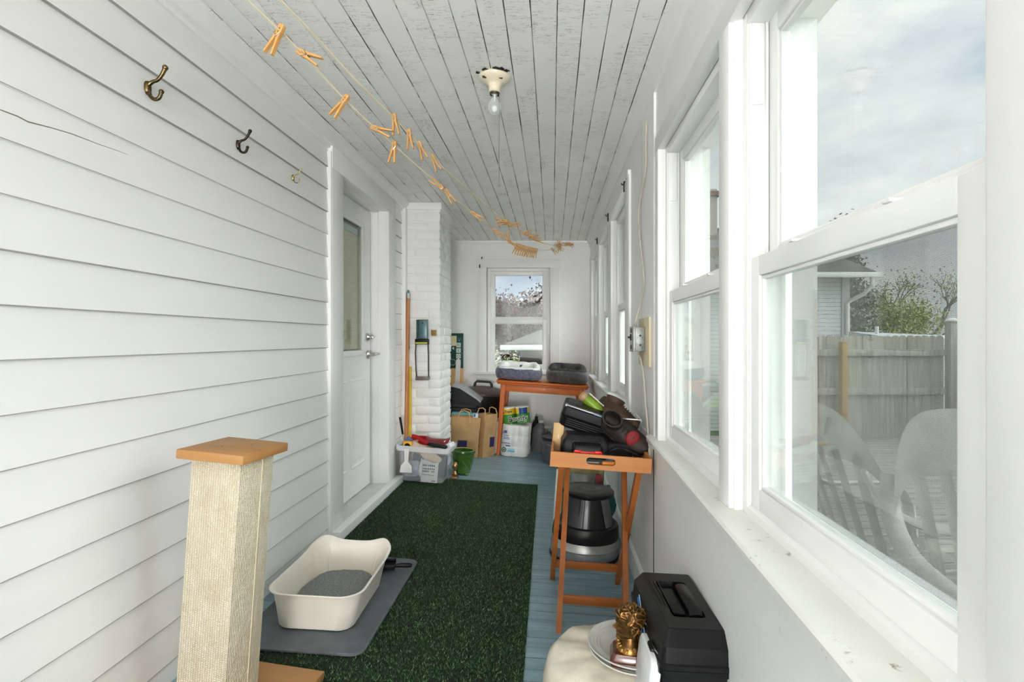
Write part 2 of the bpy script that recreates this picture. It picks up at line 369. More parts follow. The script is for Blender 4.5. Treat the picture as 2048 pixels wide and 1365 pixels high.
# the door
door = sroot('door_1', (-1.394, DY0+.006, DZ0+.006))
DW, DH = DY1-DY0-.018, DZ1-DZ0-.018
gy0, gy1, gz0, gz1 = .185, DW-.195, 1.01, 1.925
m = MB()
m.span(-.04, 0, 0, gy0, 0, DH); m.span(-.04, 0, gy1, DW, 0, DH); m.span(-.04, 0, gy0, gy1, 0, gz0); m.span(-.04, 0, gy0, gy1, gz1, DH)
for a, b in ((.11, .405), (.475, .77)):                            # two raised panels
    m.rings([[(0.0005, a, .19), (0.0005, b, .19), (0.0005, b, .82), (0.0005, a, .82)], [(.006, a+.012, .202), (.006, b-.012, .202), (.006, b-.012, .808), (.006, a+.012, .808)],
             [(-.004, a+.024, .214), (-.004, b-.024, .214), (-.004, b-.024, .796), (-.004, a+.024, .796)], [(.008, a+.062, .255), (.008, b-.062, .255), (.008, b-.062, .755), (.008, a+.062, .755)],
             [(.008, a+.07, .263), (.008, b-.07, .263), (.008, b-.07, .747), (.008, a+.07, .747)]], False, True)
m.obj('door_slab', mk_white('door_paint', (.86, .86, .86), .3, 0, .05), door, smooth=False)
m = MB()
for y0, y1, z0, z1 in ((gy0-.028, gy1+.028, gz0-.028, gz0+.012), (gy0-.028, gy1+.028, gz1-.012, gz1+.028), (gy0-.028, gy0+.012, gz0, gz1), (gy1-.012, gy1+.028, gz0, gz1)):
    m.span(-.002, .014, y0, y1, z0, z1, .005)
m.obj('glass_frame', VINYL, door)
m = MB(); m.span(-.010, -.006, gy0, gy1, gz0, gz1); m.obj('glass', GLASS, door, smooth=False)
m = MB(); m.span(-.024, -.019, gy0, gy1, gz0+.02, gz1-.075); m.obj('blind', BLIND, door, smooth=False)
m = MB(); m.span(-.026, -.013, gy0, gy1, gz1-.075, gz1-.03, .003); m.obj('blind_rail', mat('blind_rail', srgb(150, 172, 164), .5), door)
m = MB(); m.span(-.035, -.028, gy0-.01, gy1+.01, gz0-.01, gz1+.01); m.obj('inner_pane', mat('dim_kitchen', srgb(120, 116, 106), .6), door)
kz = 1.115; m = MB(); m.M = Matrix.Translation((.002, DW-.068, kz)) @ Matrix.Rotation(PI/2, 4, 'Y')
m.lathe([(.0, .0), (.031, 0), (.031, .008), (.026, .013), (.017, .02), (.016, .03), (.0, .03)], 28, cap=False); db = m.obj('deadbolt', NICKEL, door)
m = MB(); m.M = Matrix.Translation((.033, DW-.068, kz)); m.box((.005, 0, 0), (.012, .008, .024), .003); m.obj('thumb_turn', NICKEL, db)
kz = .985; m = MB(); m.M = Matrix.Translation((.002, DW-.062, kz)) @ Matrix.Rotation(PI/2, 4, 'Y')
m.lathe([(.0, .0), (.033, 0), (.033, .007), (.027, .013), (.014, .018), (.012, .052), (.0, .055)], 28, cap=False); m.M = Matrix(); 
m.tube([(.05, DW-.062, kz), (.062, DW-.045, kz+.002), (.066, DW-.01, kz+.004), (.065, DW+.035, kz+.002), (.06, DW+.055, kz-.006)], [.010, .010, .009, .008, .007], 10)
m.obj('lever_handle', NICKEL, door)
m = MB(); m.span(-.03, -.004, DW+.001, DW+.008, 0, DH); m.obj('weather_strip', BLACKGAP, door)

# chimney: painted bricks
ch = thing('chimney', 'white painted brick chimney stack rising between the door and the back corner', 'chimney', ((XL-.959)/2, 4.895, 0.05))
x0, x1, y0, y1 = -(1.277-.959)/2, (1.277-.959)/2, -.255, .255
m = MB(); m.span(x0-.010, x1-.011, y0+.011, y1-.011, 0, 2.34); c = .0757; rr = random.Random(4)
for i in range(31):
    z = i*c + .004; odd = i % 2
    def brick(xa, xb, ya, yb):
        d = rr.uniform(-.0035, .0035); rot = Matrix.Rotation(rr.uniform(-.02, .02), 3, 'Z') @ Matrix.Rotation(rr.uniform(-.008, .008), 3, 'Y')
        m.box(((xa+xb)/2, (ya+yb)/2, z+c/2-.004+rr.uniform(-.001, .001)), (xb-xa-.008+d, yb-ya-.008+d, c-.011+rr.uniform(-.003, .002)), .006, rot, 2)
    cut = x0+.105 if odd else x0+.21
    brick(x0-.010, cut, y0, y0+.1); brick(cut, x1, y0, y0+(.1 if odd else .2))
    ys = [y0+(.1 if odd else .2)]
    while ys[-1] < y1-.12: ys.append(min(ys[-1]+.205, y1))
    ys[-1] = y1
    for a, b in zip(ys, ys[1:]): brick(x1-.1, x1, a, b)
m.jitter(.005, 14, 5); m.jitter(.0028, 50, 2); cb = m.obj('brickwork', BRICKP, ch, ang=50)
m = MB(); m.span(x0-.02, x1+.012, y0-.012, y1+.01, 2.30, 2.36, .006); m.obj('cap_moulding', WHITE, ch)

# back wall with its window
BWX0, BWX1, BWZ0, BWZ1 = -.783, -.021, .845, 2.09     # opening
m = MB(); m.span(-1.55, BWX0, YB, YB+.16, -.1, ZC+.05); m.span(BWX1, .70, YB, YB+.16, -.1, ZC+.05); m.span(BWX0, BWX1, YB, YB+.16, -.1, BWZ0); m.span(BWX0, BWX1, YB, YB+.16, BWZ1, ZC+.05)
m.span(.20, .203, YB-.002, YB, .05, 2.3); m.span(-1.3, .46, YB-.006, YB+.001, .56, .70)
struct(m.obj('wall_back', WALLP))
m = MB(); m.prism([(YB+.01, 2.345), (YB-.012, 2.345), (YB-.018, 2.37), (YB-.040, 2.392), (YB-.042, 2.41), (YB+.01, 2.41)], -1.27, XR, 'x'); struct(m.obj('trim_10', WHITE))
m = MB(); s = 6.0e-3
m.span(BWX0-.093, BWX0, YB-.022, YB+.02, BWZ0, BWZ1+.01, .002); m.span(BWX1, BWX1+.105, YB-.022, YB+.02, BWZ0, BWZ1+.01, .002)
m.span(BWX0-.125, BWX1+.12, YB-.026, YB+.02, BWZ1, BWZ1+.105, .002)
struct(m.obj('trim_11', WHITE))
m = MB(); m.span(BWX0-.145, BWX1+.145, YB-.055, YB+.06, BWZ0-.03, BWZ0, .004); m.span(BWX0-.115, BWX1+.115, YB-.02, YB+.01, BWZ0-.12, BWZ0-.03, .003); struct(m.obj('trim_12', WHITE))

def make_window(name, mx, W, H, z_meet, screen=False, fw=.032):
    r = sroot(name, mx); D = .095
    m = MB()
    for a in ((0, fw, 0, D, 0, H), (W-fw, W, 0, D, 0, H), (fw, W-fw, 0, D, H-fw, H)): m.span(*a, .002)
    m.prism([(0, 0), (0, .018), (.018, .03), (D, .022), (D, 0)], fw, W-fw, 'x')
    m.span(fw-.002, fw+.008, .044, .05, .03, H-fw); m.span(W-fw-.008, W-fw+.002, .044, .05, .03, H-fw)      # parting ribs
    m.span(fw-.001, fw+.007, .010, .040, z_meet+(H-z_meet)*.62, H-fw, .002); m.span(W-fw-.007, W-fw+.001, .010, .040, z_meet+(H-z_meet)*.62, H-fw, .002)          # balance covers in the side tracks
    m.span(fw-.001, fw+.006, .004, .010, .03, H-fw, .001); m.span(W-fw-.006, W-fw+.001, .004, .010, .03, H-fw, .001)
    m.obj('frame', VINYL, r)
    def sash(nm, y, z0, z1, st=.052, top=.048, bot=.05):
        m = MB(); a, b = fw+.002, W-fw-.002
        for q in ((a, a+st, z0, z1), (b-st, b, z0, z1), (a+st, b-st, z0, z0+bot), (a+st, b-st, z1-top, z1)):
            m.span(q[0], q[1], y, y+.032, q[2], q[3], .003)
        for q in ((a+st, a+st+.009, z0+bot, z1-top), (b-st-.009, b-st, z0+bot, z1-top), (a+st, b-st, z0+bot, z0+bot+.009), (a+st, b-st, z1-top-.009, z1-top)):
            m.span(q[0], q[1], y+.006, y+.026, q[2], q[3], .003)                                             # glazing bead
        o = m.obj(nm, VINYL, r)
        m = MB(); m.span(a+st-.004, b-st+.004, y+.012, y+.016, z0+bot-.004, z1-top+.004); m.span(a+st-.004, b-st+.004, y+.023, y+.026, z0+bot-.004, z1-top+.004)
        m.obj('pane', GLASS, o, smooth=False); return o
    lo = sash('lower_sash', .008, .026, z_meet); up = sash('upper_sash', .052, z_meet-.014, H-fw+.004, bot=.036)
    for fx in (.3, .7):
        m = MB(); m.box((W*fx, .022, z_meet+.003), (.055, .016, .008), .003); m.box((W*fx+.012, .014, z_meet+.005), (.02, .012, .006), .002); m.obj('sash_lock', VINYL, lo)
    if screen:
        m = MB(); m.span(fw+.05, W-fw-.05, .0885, .089, .03, z_meet); m.obj('insect_screen', SCREEN, r, smooth=False)
        m = MB()
        for q in ((fw, fw+.02, .03, z_meet), (W-fw-.02, W-fw, .03, z_meet), (fw, W-fw, .03, .05), (fw, W-fw, z_meet-.02, z_meet)): m.span(q[0], q[1], .086, .094, q[2], q[3])
        m.obj('screen_frame', VINYL, r)
    return r
make_window('window_1', Matrix.Translation((BWX0+.002, YB+.018, BWZ0+.001)), BWX1-BWX0-.004, BWZ1-BWZ0-.002, .628)

# right wall with five windows
ZS, ZH = .806, 2.052                  # near group: sill top, head
ZS2, ZH2 = .836, 2.145                # far group
G1 = [(.566, 1.368), (1.468, 2.296)]; G2 = [(3.27, 4.13), (4.34, 5.19), (5.40, 6.20)]
m = MB(); XO = .672
def pier(y0, y1, z0, z1): m.span(XR, XO, y0, y1, z0, z1)
pier(YN, YB+.16, ZH2+.0, ZC+.05); pier(YN, 3.27, ZH, ZH2); pier(YN, 3.27, -.2, ZS-.002); pier(3.27, YB+.16, -.2, ZS2-.002)
for a, b in ((YN, .566), (1.368, 1.468)): pier(a, b, ZS-.002, ZH)
pier(2.296, 3.27, ZS-.002, ZH)
for a, b in ((4.13, 4.34), (5.19, 5.40), (6.20, YB+.16)): pier(a, b, ZS2-.002, ZH2)
m.span(.448, XR+.001, YN, 2.372, -.2, ZS-.03, .001); m.span(.448, XR+.001, 2.38, 3.2, -.2, .80, .001); m.span(.448, XR+.001, 3.2, YB, -.2, ZS2-.03, .001)
m.span(.452, XR+.001, 2.40, 2.72, .8, 2.34); m.span(.454, XR+.001, 2.725, 3.1, .8, 2.34)
struct(m.obj('wall_right', WALLP, smooth=False))
m = MB(); m.span(.446, .4478, 2.3715, 2.3805, -.06, ZS-.03); m.span(.4525, .4535, 2.719, 2.726, .84, 2.33); struct(m.obj('trim_25', BLACKGAP))
m = MB(); m.prism([(XR+.01, 2.335), (XR-.012, 2.335), (XR-.016, 2.36), (XR-.042, 2.39), (XR-.045, 2.41), (XR+.01, 2.41)], YN, YB, 'y'); struct(m.obj('trim_13', WHITE))
# interior casings
m = MB()
m.span(.450, XR+.02, 2.296, 2.352, ZS, ZH+.06, .003); m.span(.448, XR+.018, YN, 2.352, ZH-.006, ZH+.062, .003)
struct(m.obj('trim_15', WHITE))
def post(y0, y1, nm, zs=ZS, zh=ZH):
    m = MB(); m.span(.450, .50, y0+.004, y1-.004, zs, zh, .004); m.span(.470, .56, y0-.008, y0+.02, zs, zh, .003); m.span(.470, .56, y1-.02, y1+.008, zs, zh, .003); struct(m.obj(nm, WHITE))
post(1.372, 1.464, 'trim_16'); 
m = MB(); m.span(.444, .50, .38, .5535, ZS, ZH, .003); struct(m.obj('trim_17', WHITE))
post(4.13, 4.34, 'trim_18', ZS2, ZH2); post(5.19, 5.40, 'trim_19', ZS2, ZH2)
m = MB(); m.span(.440, .50, 3.10, 3.268, .80, 2.185, .004); m.span(.436, .47, 3.105, 3.20, 2.185, 2.215, .002); struct(m.obj('trim_20', WHITE))
m = MB(); m.span(.450, .50, 6.192, 6.40, ZS2, ZH2, .004); struct(m.obj('trim_21', WHITE))
m = MB(); m.span(.448, XR+.02, 3.268, 6.44, ZH2-.004, ZH2+.05, .003); struct(m.obj('trim_22', WHITE))
# wooden sills
m = MB(); t = .026
m.rings([[(.50, -1.25, ZS-t), (.350, -1.25, ZS-t), (.346, -1.25, ZS-.006), (.352, -1.25, ZS), (.50, -1.25, ZS)],
         [(.50, 2.43, ZS-t), (.426, 2.43, ZS-t), (.422, 2.43, ZS-.006), (.428, 2.43, ZS), (.50, 2.43, ZS)]]); struct(m.obj('trim_23', SILLP))
m = MB(); m.rings([[(.50, y, ZS2-.03), (.412, y, ZS2-.03), (.408, y, ZS2-.006), (.414, y, ZS2), (.50, y, ZS2)] for y in (3.14, 6.46)]); m.span(.432, .47, 3.2, 6.4, ZS2-.13, ZS2-.03, .002); struct(m.obj('trim_24', SILLP))
RW = Matrix.Rotation(-PI/2, 4, 'Z')
for i, (a, b) in enumerate(G1): make_window('window_%d' % (i+2), Matrix.Translation((.482, b-.002, ZS)) @ RW, b-a-.004, ZH-ZS-.002, .632, True)
for i, (a, b) in enumerate(G2): make_window('window_%d' % (i+4), Matrix.Translation((.492, b-.002, ZS2)) @ RW, b-a-.004, ZH2-ZS2-.002, .66)
m = MB(); m.prism([(.452, -.1), (.432, -.1), (.432, .085), (.440, .095), (.452, .1)], YN, YB, 'y'); struct(m.obj('baseboard_right', WHITE))
# rear end of the porch behind the camera, with an unseen doorway added for the fill lamp
m = MB(); m.span(-1.55, -.22, YN-.1, YN, -.1, ZC+.05); m.span(.42, .70, YN-.1, YN, -.1, ZC+.05); m.span(-.22, .42, YN-.1, YN, 2.12, ZC+.05); struct(m.obj('wall_rear', WALLP))
# ------------------------------------------------------------------ artificial turf rug
RUGW, RUGL = 1.105, 4.95
def make_rug():
    t = thing('turf_rug', 'long dark green artificial turf rug laid on the blue porch floor', 'rug', floor_mx(-.655, 2.05, math.radians(.35)))
    N = Nodes('turf_blades'); g = N.new('ShaderNodeNewGeometry')
    N.set(col=N.ramp(g.outputs['Random Per Island'], [(0, srgb(24, 50, 28)), (.5, srgb(46, 82, 48)), (.82, srgb(78, 112, 68)), (1, srgb(134, 156, 112))]), rough=.6, spec=.2)
    turf = N.m
    m = MB(); m.box((0, 0, .003), (RUGW, RUGL, .006)); m.obj('backing', mat('turf_backing', srgb(18, 34, 20), .8), t)
    n = 150000; x = RNG.uniform(-RUGW/2, RUGW/2, n); y = RNG.uniform(-RUGL/2, RUGL/2, n)
    d = np.sqrt(((x+.655-.655)**2) + (y+2.05+.3)**2)
    h = RNG.uniform(.007, .012, n); a = RNG.uniform(0, 2*PI, n); wd = RNG.uniform(.0011, .0019, n)
    lx, ly = RNG.normal(0, .005, n), RNG.normal(0, .005, n)
    v = np.zeros((n, 3, 3)); v[:, 0] = np.stack([x-np.cos(a)*wd, y-np.sin(a)*wd, np.full(n, .005)], 1); v[:, 1] = np.stack([x+np.cos(a)*wd, y+np.sin(a)*wd, np.full(n, .005)], 1)
    v[:, 2] = np.stack([x+lx, y+ly, .005+h], 1)
    me = bpy.data.meshes.new('pile'); me.vertices.add(3*n); me.vertices.foreach_set('co', v.ravel()); me.loops.add(3*n); me.loops.foreach_set('vertex_index', np.arange(3*n, dtype=np.int32))
    me.polygons.add(n); me.polygons.foreach_set('loop_start', np.arange(0, 3*n, 3, dtype=np.int32)); me.update(calc_edges=True); me.materials.append(turf)
    o = bpy.data.objects.new('pile', me); COL.objects.link(o); o.parent = t; o['kind'] = 'stuff'
make_rug()

# ------------------------------------------------------------------ litter corner
MATG = mat('grey_rubber_mat', srgb(92, 98, 104), .55, var=.16, vs=7, bump=.25, bs=160)
m = MB(); pr = [(1, 0), (1, .006), (.985, .009)]
m.rings([rrect(.50, .87, .05, 0), rrect(.50, .87, .05, .006), rrect(.488, .858, .045, .0095), rrect(.465, .835, .035, .0075)])
o = m.obj('litter_mat', MATG); o.matrix_world = floor_mx(-.955, 2.43, 0, .012); tag(o, 'dark grey rubber mat lying on the green turf under the cat litter tray', 'mat')
BONE = mat('bone_plastic', srgb(226, 219, 208), .34, var=.02)
t = thing('litter_box', 'open cream plastic cat litter tray with raised back corners on a grey mat', 'litter box', floor_mx(-.955, 2.35, math.radians(1.5), .0225))
def rim_h(x, y):
    b = max(0, (y-.06)/.2); horn = math.exp(-((abs(x)-.155)/.06)**2)*max(0, (y-.15)/.11)
    return .158 + .018*min(1, b)**2 + .026*min(horn, 1.1)
def lring(w_, d, r, f, dz=0):
    return [(x_, y, (rim_h(x_, y)*f + dz) if f > 0 else dz) for x_, y, _ in rrect(w_, d, r, 0, 10)]
def sub_r(w_, d, r, f, dz=0, n=4):
    p = lring(w_, d, r, f, dz); q = []
    for i in range(len(p)):
        a, b = Vector(p[i]), Vector(p[(i+1) % len(p)]); k = n*3 if (a-b).length > .05 else 1
        for j in range(k):
            c = a.lerp(b, j/k); q.append((c.x, c.y, rim_h(c.x, c.y)*f+dz if f > 0 else dz))
    return q
m = MB()
m.rings([sub_r(.285, .43, .05, 0, .0), sub_r(.30, .445, .06, 0, .006), sub_r(.325, .475, .07, .5), sub_r(.352, .505, .08, .93, 0), sub_r(.358, .512, .082, .935, 0), sub_r(.374, .528, .088, .95), sub_r(.378, .532, .09, .985), sub_r(.370, .524, .088, 1.0), sub_r(.356, .51, .083, .985), sub_r(.340, .49, .078, .88), sub_r(.318, .468, .07, .5), sub_r(.292, .437, .058, 0, .012), sub_r(.27, .415, .04, 0, .008)])
m.obj('tray', BONE, t)
for sx in (-1, 1): m = MB(); m.tube([(sx*.098, .216, .02), (sx*.106, .229, .08), (sx*.113, .242, .145)], [.006, .007, .005], 8); m.obj('moulded_rib', BONE, t)
N = Nodes('litter_grains'); f = N.noise(420, 3, .7); N.set(col=N.ramp(f, [(.36, srgb(72, 74, 76)), (.5, srgb(128, 130, 130)), (.66, srgb(188, 190, 188))]), rough=.9); N.bump(f, 1, .003)
m = MB()
def lit(u, v):
    a = 2*PI*u; ex = 2.6; cx = math.copysign(abs(math.cos(a))**(2/ex), math.cos(a)); sy = math.copysign(abs(math.sin(a))**(2/ex), math.sin(a))
    x_ = .148*v*cx; y = .222*v*sy; return (x_, y, .052 + .03*x_ + .022*y - .006*v**3 + .006*noise.noise(Vector((x_*14, y*14, 1))) + .0022*noise.noise(Vector((x_*160, y*160, 2))))
m.grid(lit, 120, 40)
o = m.obj('cat_litter', N.m); o.matrix_world = floor_mx(-.955, 2.35, math.radians(1.5), .0225); tag(o, 'grey clay cat litter heaped inside the cream tray', 'cat litter', kind='stuff')
t = thing('litter_scoop', 'black handle of a litter scoop lying on the grey mat behind the cream tray', 'scoop', floor_mx(-.775, 2.735, math.radians(12), .024))
m = MB(); m.tube([(-.02, 0, .012), (.01, 0, .014), (.05, 0, .013), (.062, 0, .011)], [.009, .012, .012, .008], 12, flat=.7); m.obj('handle', BLACKPL, t)
m = MB(); m.box((-.075, 0, .010), (.11, .085, .006), .003); m.box((-.075, .042, .02), (.11, .004, .024), .001); m.box((-.075, -.042, .02), (.11, .004, .024), .001); m.obj('scoop_blade', BLACKPL, t)

# ------------------------------------------------------------------ scratching post
PINE = wood('varnished_mdf', srgb(178, 130, 78), srgb(160, 112, 62), .5, 0, 8, 0)
def mk_sisal():
    N = Nodes('sisal_weave'); X, Y, Z = N.sep()
    u = N.math('ADD', X, Y); px_, pz = .0075, .0052
    fu = N.math('FRACT', N.math('DIVIDE', u, px_)); iu = N.math('FLOOR', N.math('DIVIDE', u, px_))
    zz = N.math('ADD', N.math('DIVIDE', Z, pz), N.math('MULTIPLY', iu, .5)); fz_ = N.math('FRACT', zz)
    hu = N.math('SINE', N.math('MULTIPLY', fu, PI)); hz = N.math('SINE', N.math('MULTIPLY', fz_, PI)); h = N.math('MULTIPLY', hu, N.math('POWER', hz, .6))
    c = N.ramp(N.noise(30, 5, .7, (1, 1, .4)), [(.25, srgb(214, 200, 168)), (.7, srgb(240, 230, 208))]); c = N.mix(N.rng(h, 0, .35, .55, 0), c, srgb(150, 126, 88))
    N.set(col=c, rough=.85, spec=.15, sheen=.2); N.bump(h, .9, .004); return N.m
SISAL = mk_sisal()
t = thing('scratching_post', 'tall cat scratching post wrapped in cream sisal with a square tan wooden cap', 'cat scratching post', floor_mx(-1.035, 1.665, math.radians(-7), .012))
m = MB(); m.box((0, 0, .40), (.158, .158, .80), .006); m.obj('sisal_shaft', SISAL, t)
m = MB(); m.box((0.079, .022, .40), (.0035, .004, .79), .001); m.obj('seam', mat('sisal_seam', srgb(214, 200, 168), .9), t)
m = MB(); m.box((0, 0, .814), (.213, .213, .028), .003); m.obj('cap', PINE, t)
for q in ((-.03, -.02), (.035, .03)): m = MB(); m.lathe([(0, .8278), (.0035, .8284), (0, .8288)], 10, (q[0], q[1], 0), cap=False); m.obj('screw', mat('screw_brown', srgb(110, 70, 40), .6), t)
m = MB(); m.box((0.02, 0.02, .014), (.41, .41, .028), .004); m.obj('base_board', PINE, t)

# ------------------------------------------------------------------ coat hooks on the siding
def csp(P, n=5):
    V = [Vector(p) for p in P]; q = []
    for i in range(len(V)-1):
        a, b, c, d = V[max(i-1, 0)], V[i], V[i+1], V[min(i+2, len(V)-1)]
        for j in range(n):
            t = j/n; q.append(.5*((2*b) + (c-a)*t + (2*a-5*b+4*c-d)*t*t + (3*b-a-3*c+d)*t**3))
    return q + [V[-1]]
def coat_hook(label, y, z, mt, sc, slim=1.0, tilt=0):
    t = thing('coat_hook', label, 'coat hook', Matrix.Translation((XL+.004, y, z)) @ Matrix.Rotation(tilt, 4, 'X') @ Matrix.Scale(sc, 4), 'coat hooks on the left wall')
    m = MB(); m.M = Matrix.Rotation(PI/2, 4, 'Y'); m.rings([[(-x_*1.9, y_, z_) for x_, y_, _ in rrect(.022*s_, .02*s_, .0095*s_, 0)] for s_, z_ in ((1, -.004), (1, .003), (.8, .006))]); m.obj('back_plate', mt, t)
    m = MB(); q = slim
    P_ = csp([(.004, 0, .010), (.014, 0, .018), (.030, 0, .024), (.043, 0, .040), (.052, 0, .058)]); m.tube(P_, [q*(.0064-.0014*math.sin(PI*i/(len(P_)-1))) for i in range(len(P_))], 12); m.sphere((.053, 0, .061), .0082*q, 14)
    m.obj('upper_prong', mt, t)
    m = MB(); P_ = csp([(.004, 0, -.008), (.008, 0, -.024), (.020, 0, -.034), (.034, 0, -.030), (.041, 0, -.014)]); m.tube(P_, [.0054*q]*len(P_), 12); m.sphere((.0415, 0, -.011), .0072*q, 14)
    m.obj('lower_prong', mt, t)
    for z_ in (.013, -.012): m = MB(); m.lathe([(.0034, 0), (.003, .0012), (0, .0016)], 10, (0, 0, 0)); bmesh.ops.transform(m.bm, matrix=Matrix.Translation((.0058, -.003, z_)) @ Matrix.Rotation(PI/2, 4, 'Y'), verts=m.bm.verts); m.obj('screw', BLACKIRON, t)
coat_hook('large aged brass coat hook nearest the camera on the white siding', 1.70, 2.030, BRASS, 1.05)
coat_hook('dark bronze coat hook, middle of the three on the white siding', 2.19, 2.027, mat('dark_bronze', (.05, .04, .028), .38, 1, .3, 30), .92, .95)
coat_hook('small thin bright brass coat hook nearest the door casing', 2.655, 2.032, BRIGHTBRASS, .74, .62)

# ------------------------------------------------------------------ bare bulb fixture
t = thing('ceiling_light', 'round cream porcelain lampholder with a clear bulb and pull cord on the plank ceiling', 'ceiling light', (-.255, 2.40, ZC))
PORC = mat('porcelain', srgb(226, 214, 190), .3, var=.03, coat=.3)
m = MB(); m.lathe([(.066, .0), (.070, -.007), (.068, -.015), (.057, -.025), (.041, -.033), (.030, -.041), (.0262, -.050), (.0272, -.056), (.0252, -.059), (.0262, -.075), (.020, -.078), (0, -.078)], 48, cap=False); m.obj('lampholder', PORC, t)
m = MB(); m.lathe([(.0225, -.074), (.0215, -.086), (.019, -.0865)], 28, cap=False); m.obj('socket_ring', mat('socket_ring', (.12, .10, .07), .4, 1), t)
rr = random.Random(3)
for i in range(16):
    m = MB(); a = rr.uniform(-2.75, -.35); r = rr.uniform(.066, .080); m.box((r*math.cos(a), r*math.sin(a), -.0012-rr.uniform(0, .002)), (rr.uniform(.012, .024), rr.uniform(.008, .014), .003), .001, Matrix.Rotation(a+PI/2+rr.uniform(-.4, .4), 3, 'Z')); m.jitter(.003, 90, i); m.obj('flaked_paint', mat('bare_dark_patch', (.018, .016, .014), .8), t)
for x_, y, rz in ((-.040, -.046, .5), (.030, -.042, .2)): m = MB(); m.box((x_, y+.004, -.0262), (.017, .006, .008), .001, Matrix.Rotation(rz, 3, 'Z')); m.jitter(.003, 90, 2); m.obj('chip', BLACKIRON, t)
BULBG = mk_clear('clear_bulb_glass', (.9, .92, .93, 1), .80, .03)
m = MB(); m.lathe([(.012, -.080), (.0135, -.098), (.022, -.114), (.0295, -.130), (.0305, -.144), (.027, -.158), (.018, -.168), (.008, -.1725), (0, -.1735)], 32, cap=False); b = m.obj('bulb', BULBG, t)
m = MB(); m.cyl((0, 0, -.084), (0, 0, -.115), .005, .003); m.sphere((0, 0, -.147), (.014, .014, .016), 14); m.obj('filament_support', mat('bulb_core', (.8, .82, .84), .2), b)
m = MB(); m.tube([(.016, .03, -.06), (.018, .032, -.2), (.016, .032, -.34), (.018, .034, -.475)], .0013, 6); m.sphere((.018, .034, -.479), .004, 8); m.obj('pull_cord', mat('grey_cord', srgb(126, 122, 114), .7), t)

# ------------------------------------------------------------------ clothes line and pins
LA = [(-1.0, -.35, 2.10), (-.80, .72, 2.055), (-.684, 1.358, 2.015), (-.632, 1.648, 1.970), (-.575, 1.959, 1.944), (-.491, 2.421, 1.915), (-.414, 2.845, 1.900), (-.342, 3.239, 1.889), (-.272, 3.625, 1.884), (-.242, 3.788, 1.892), (-.113, 4.50, 1.976), (.005, 5.144, 2.093), (.071, 5.511, 2.179), (.188, 6.151, 2.311), (.24, 6.44, 2.365)]
LB = [(-1.0, -.35, 2.16), (-.80, .72, 2.125), (-.684, 1.362, 2.095), (-.619, 1.715, 2.058), (-.574, 1.963, 2.043), (-.510, 2.315, 2.016), (-.40, 2.92, 2.000), (-.293, 3.511, 1.997), (-.195, 4.047, 2.023), (-.116, 4.48, 2.052), (.029, 5.279, 2.149), (.10, 5.67, 2.235), (.19, 6.16, 2.330), (.24, 6.44, 2.372)]
def spline(P, n=6):
    V = [Vector(p) for p in P]; q = []
    for i in range(len(V)-1):
        a, b, c, d = V[max(i-1, 0)], V[i], V[i+1], V[min(i+2, len(V)-1)]
        for j in range(n):
            t = j/n; q.append(.5*((2*b) + (c-a)*t + (2*a-5*b+4*c-d)*t*t + (3*b-a-3*c+d)*t**3))
    return q + [V[-1]]
SA, SB = spline(LA), spline(LB)
CORD = mat('cotton_cord', srgb(228, 212, 184), .8, bump=.3, bs=600)
t = thing('clothes_line', 'doubled pale cotton clothes line strung under the ceiling from front left to back right', 'clothes line', (.24, 6.44, 2.36))
for P in (SA, SB):
    m = MB(); m.tube([p - Vector((.24, 6.44, 2.36)) for p in P], .0026, 7); m.obj('cord', CORD, t)
m = MB(); m.tube([(0, .04, .02), (0, 0, .01), (.012, -.015, .004), (.0, -.025, -.004), (-.01, -.012, .004)], .003, 8); m.obj('hook', BLACKIRON, t)
m = MB(); m.tube([(-1.24, -.35, 2.13), (-1.02, -.35, 2.10), (-1.0, -.35, 2.13), (-1.02, -.35, 2.16), (-1.24, -.35, 2.13)], .004, 8)
o = m.obj('line_bracket', BLACKIRON); tag(o, 'black wire bracket holding the near end of the clothes line', 'bracket')
PEG = wood('peg_wood', srgb(214, 164, 98), srgb(176, 118, 58), .5, 2, 30, 0)
def peg_proto():
    t = thing('clothespin', '', 'clothespin', (0, 0, 0))
    for s in (-1, 1):
        m = MB(); k = s
        poly = [(k*.0005, .022), (k*.0075, .020), (k*.0085, .004), (k*.0085, -.012), (k*.0125, -.050), (k*.0140, -.058), (k*.0100, -.060), (k*.0045, -.030), (k*.0012, -.014), (k*.0005, -.004), (k*.0018, .000), (k*.0040, .005), (k*.0018, .010), (k*.0004, .012)]
        if s < 0: poly = poly[::-1]
        m.prism(poly, -.005, .005, 'y'); m.obj('prong', PEG, t, smooth=False)
    m = MB(); m.tube([(.0035*math.cos(a), -.0065+.013*i/40, -.013+.0035*math.sin(a)) for i in range(41) for a in [i*2*PI/8]], .0009, 5)
    m.tube([(-.0085, .0062, .003), (-.0095, .0062, -.003), (0, .0066, -.013), (.0095, .0062, -.003), (.0085, .0062, .003)], .0009, 5); m.tube([(-.0092, -.0062, .0), (0, -.0066, -.013), (.0092, -.0062, .0)], .0009, 5)
    m.obj('spring', mat('spring_wire', (.42, .40, .36), .3, 1), t); return t
def on_line(P, y):
    for a, b in zip(P, P[1:]):
        if a.y <= y <= b.y: f = (y-a.y)/(b.y-a.y); return a.lerp(b, f), (b-a).normalized()
peg0 = None
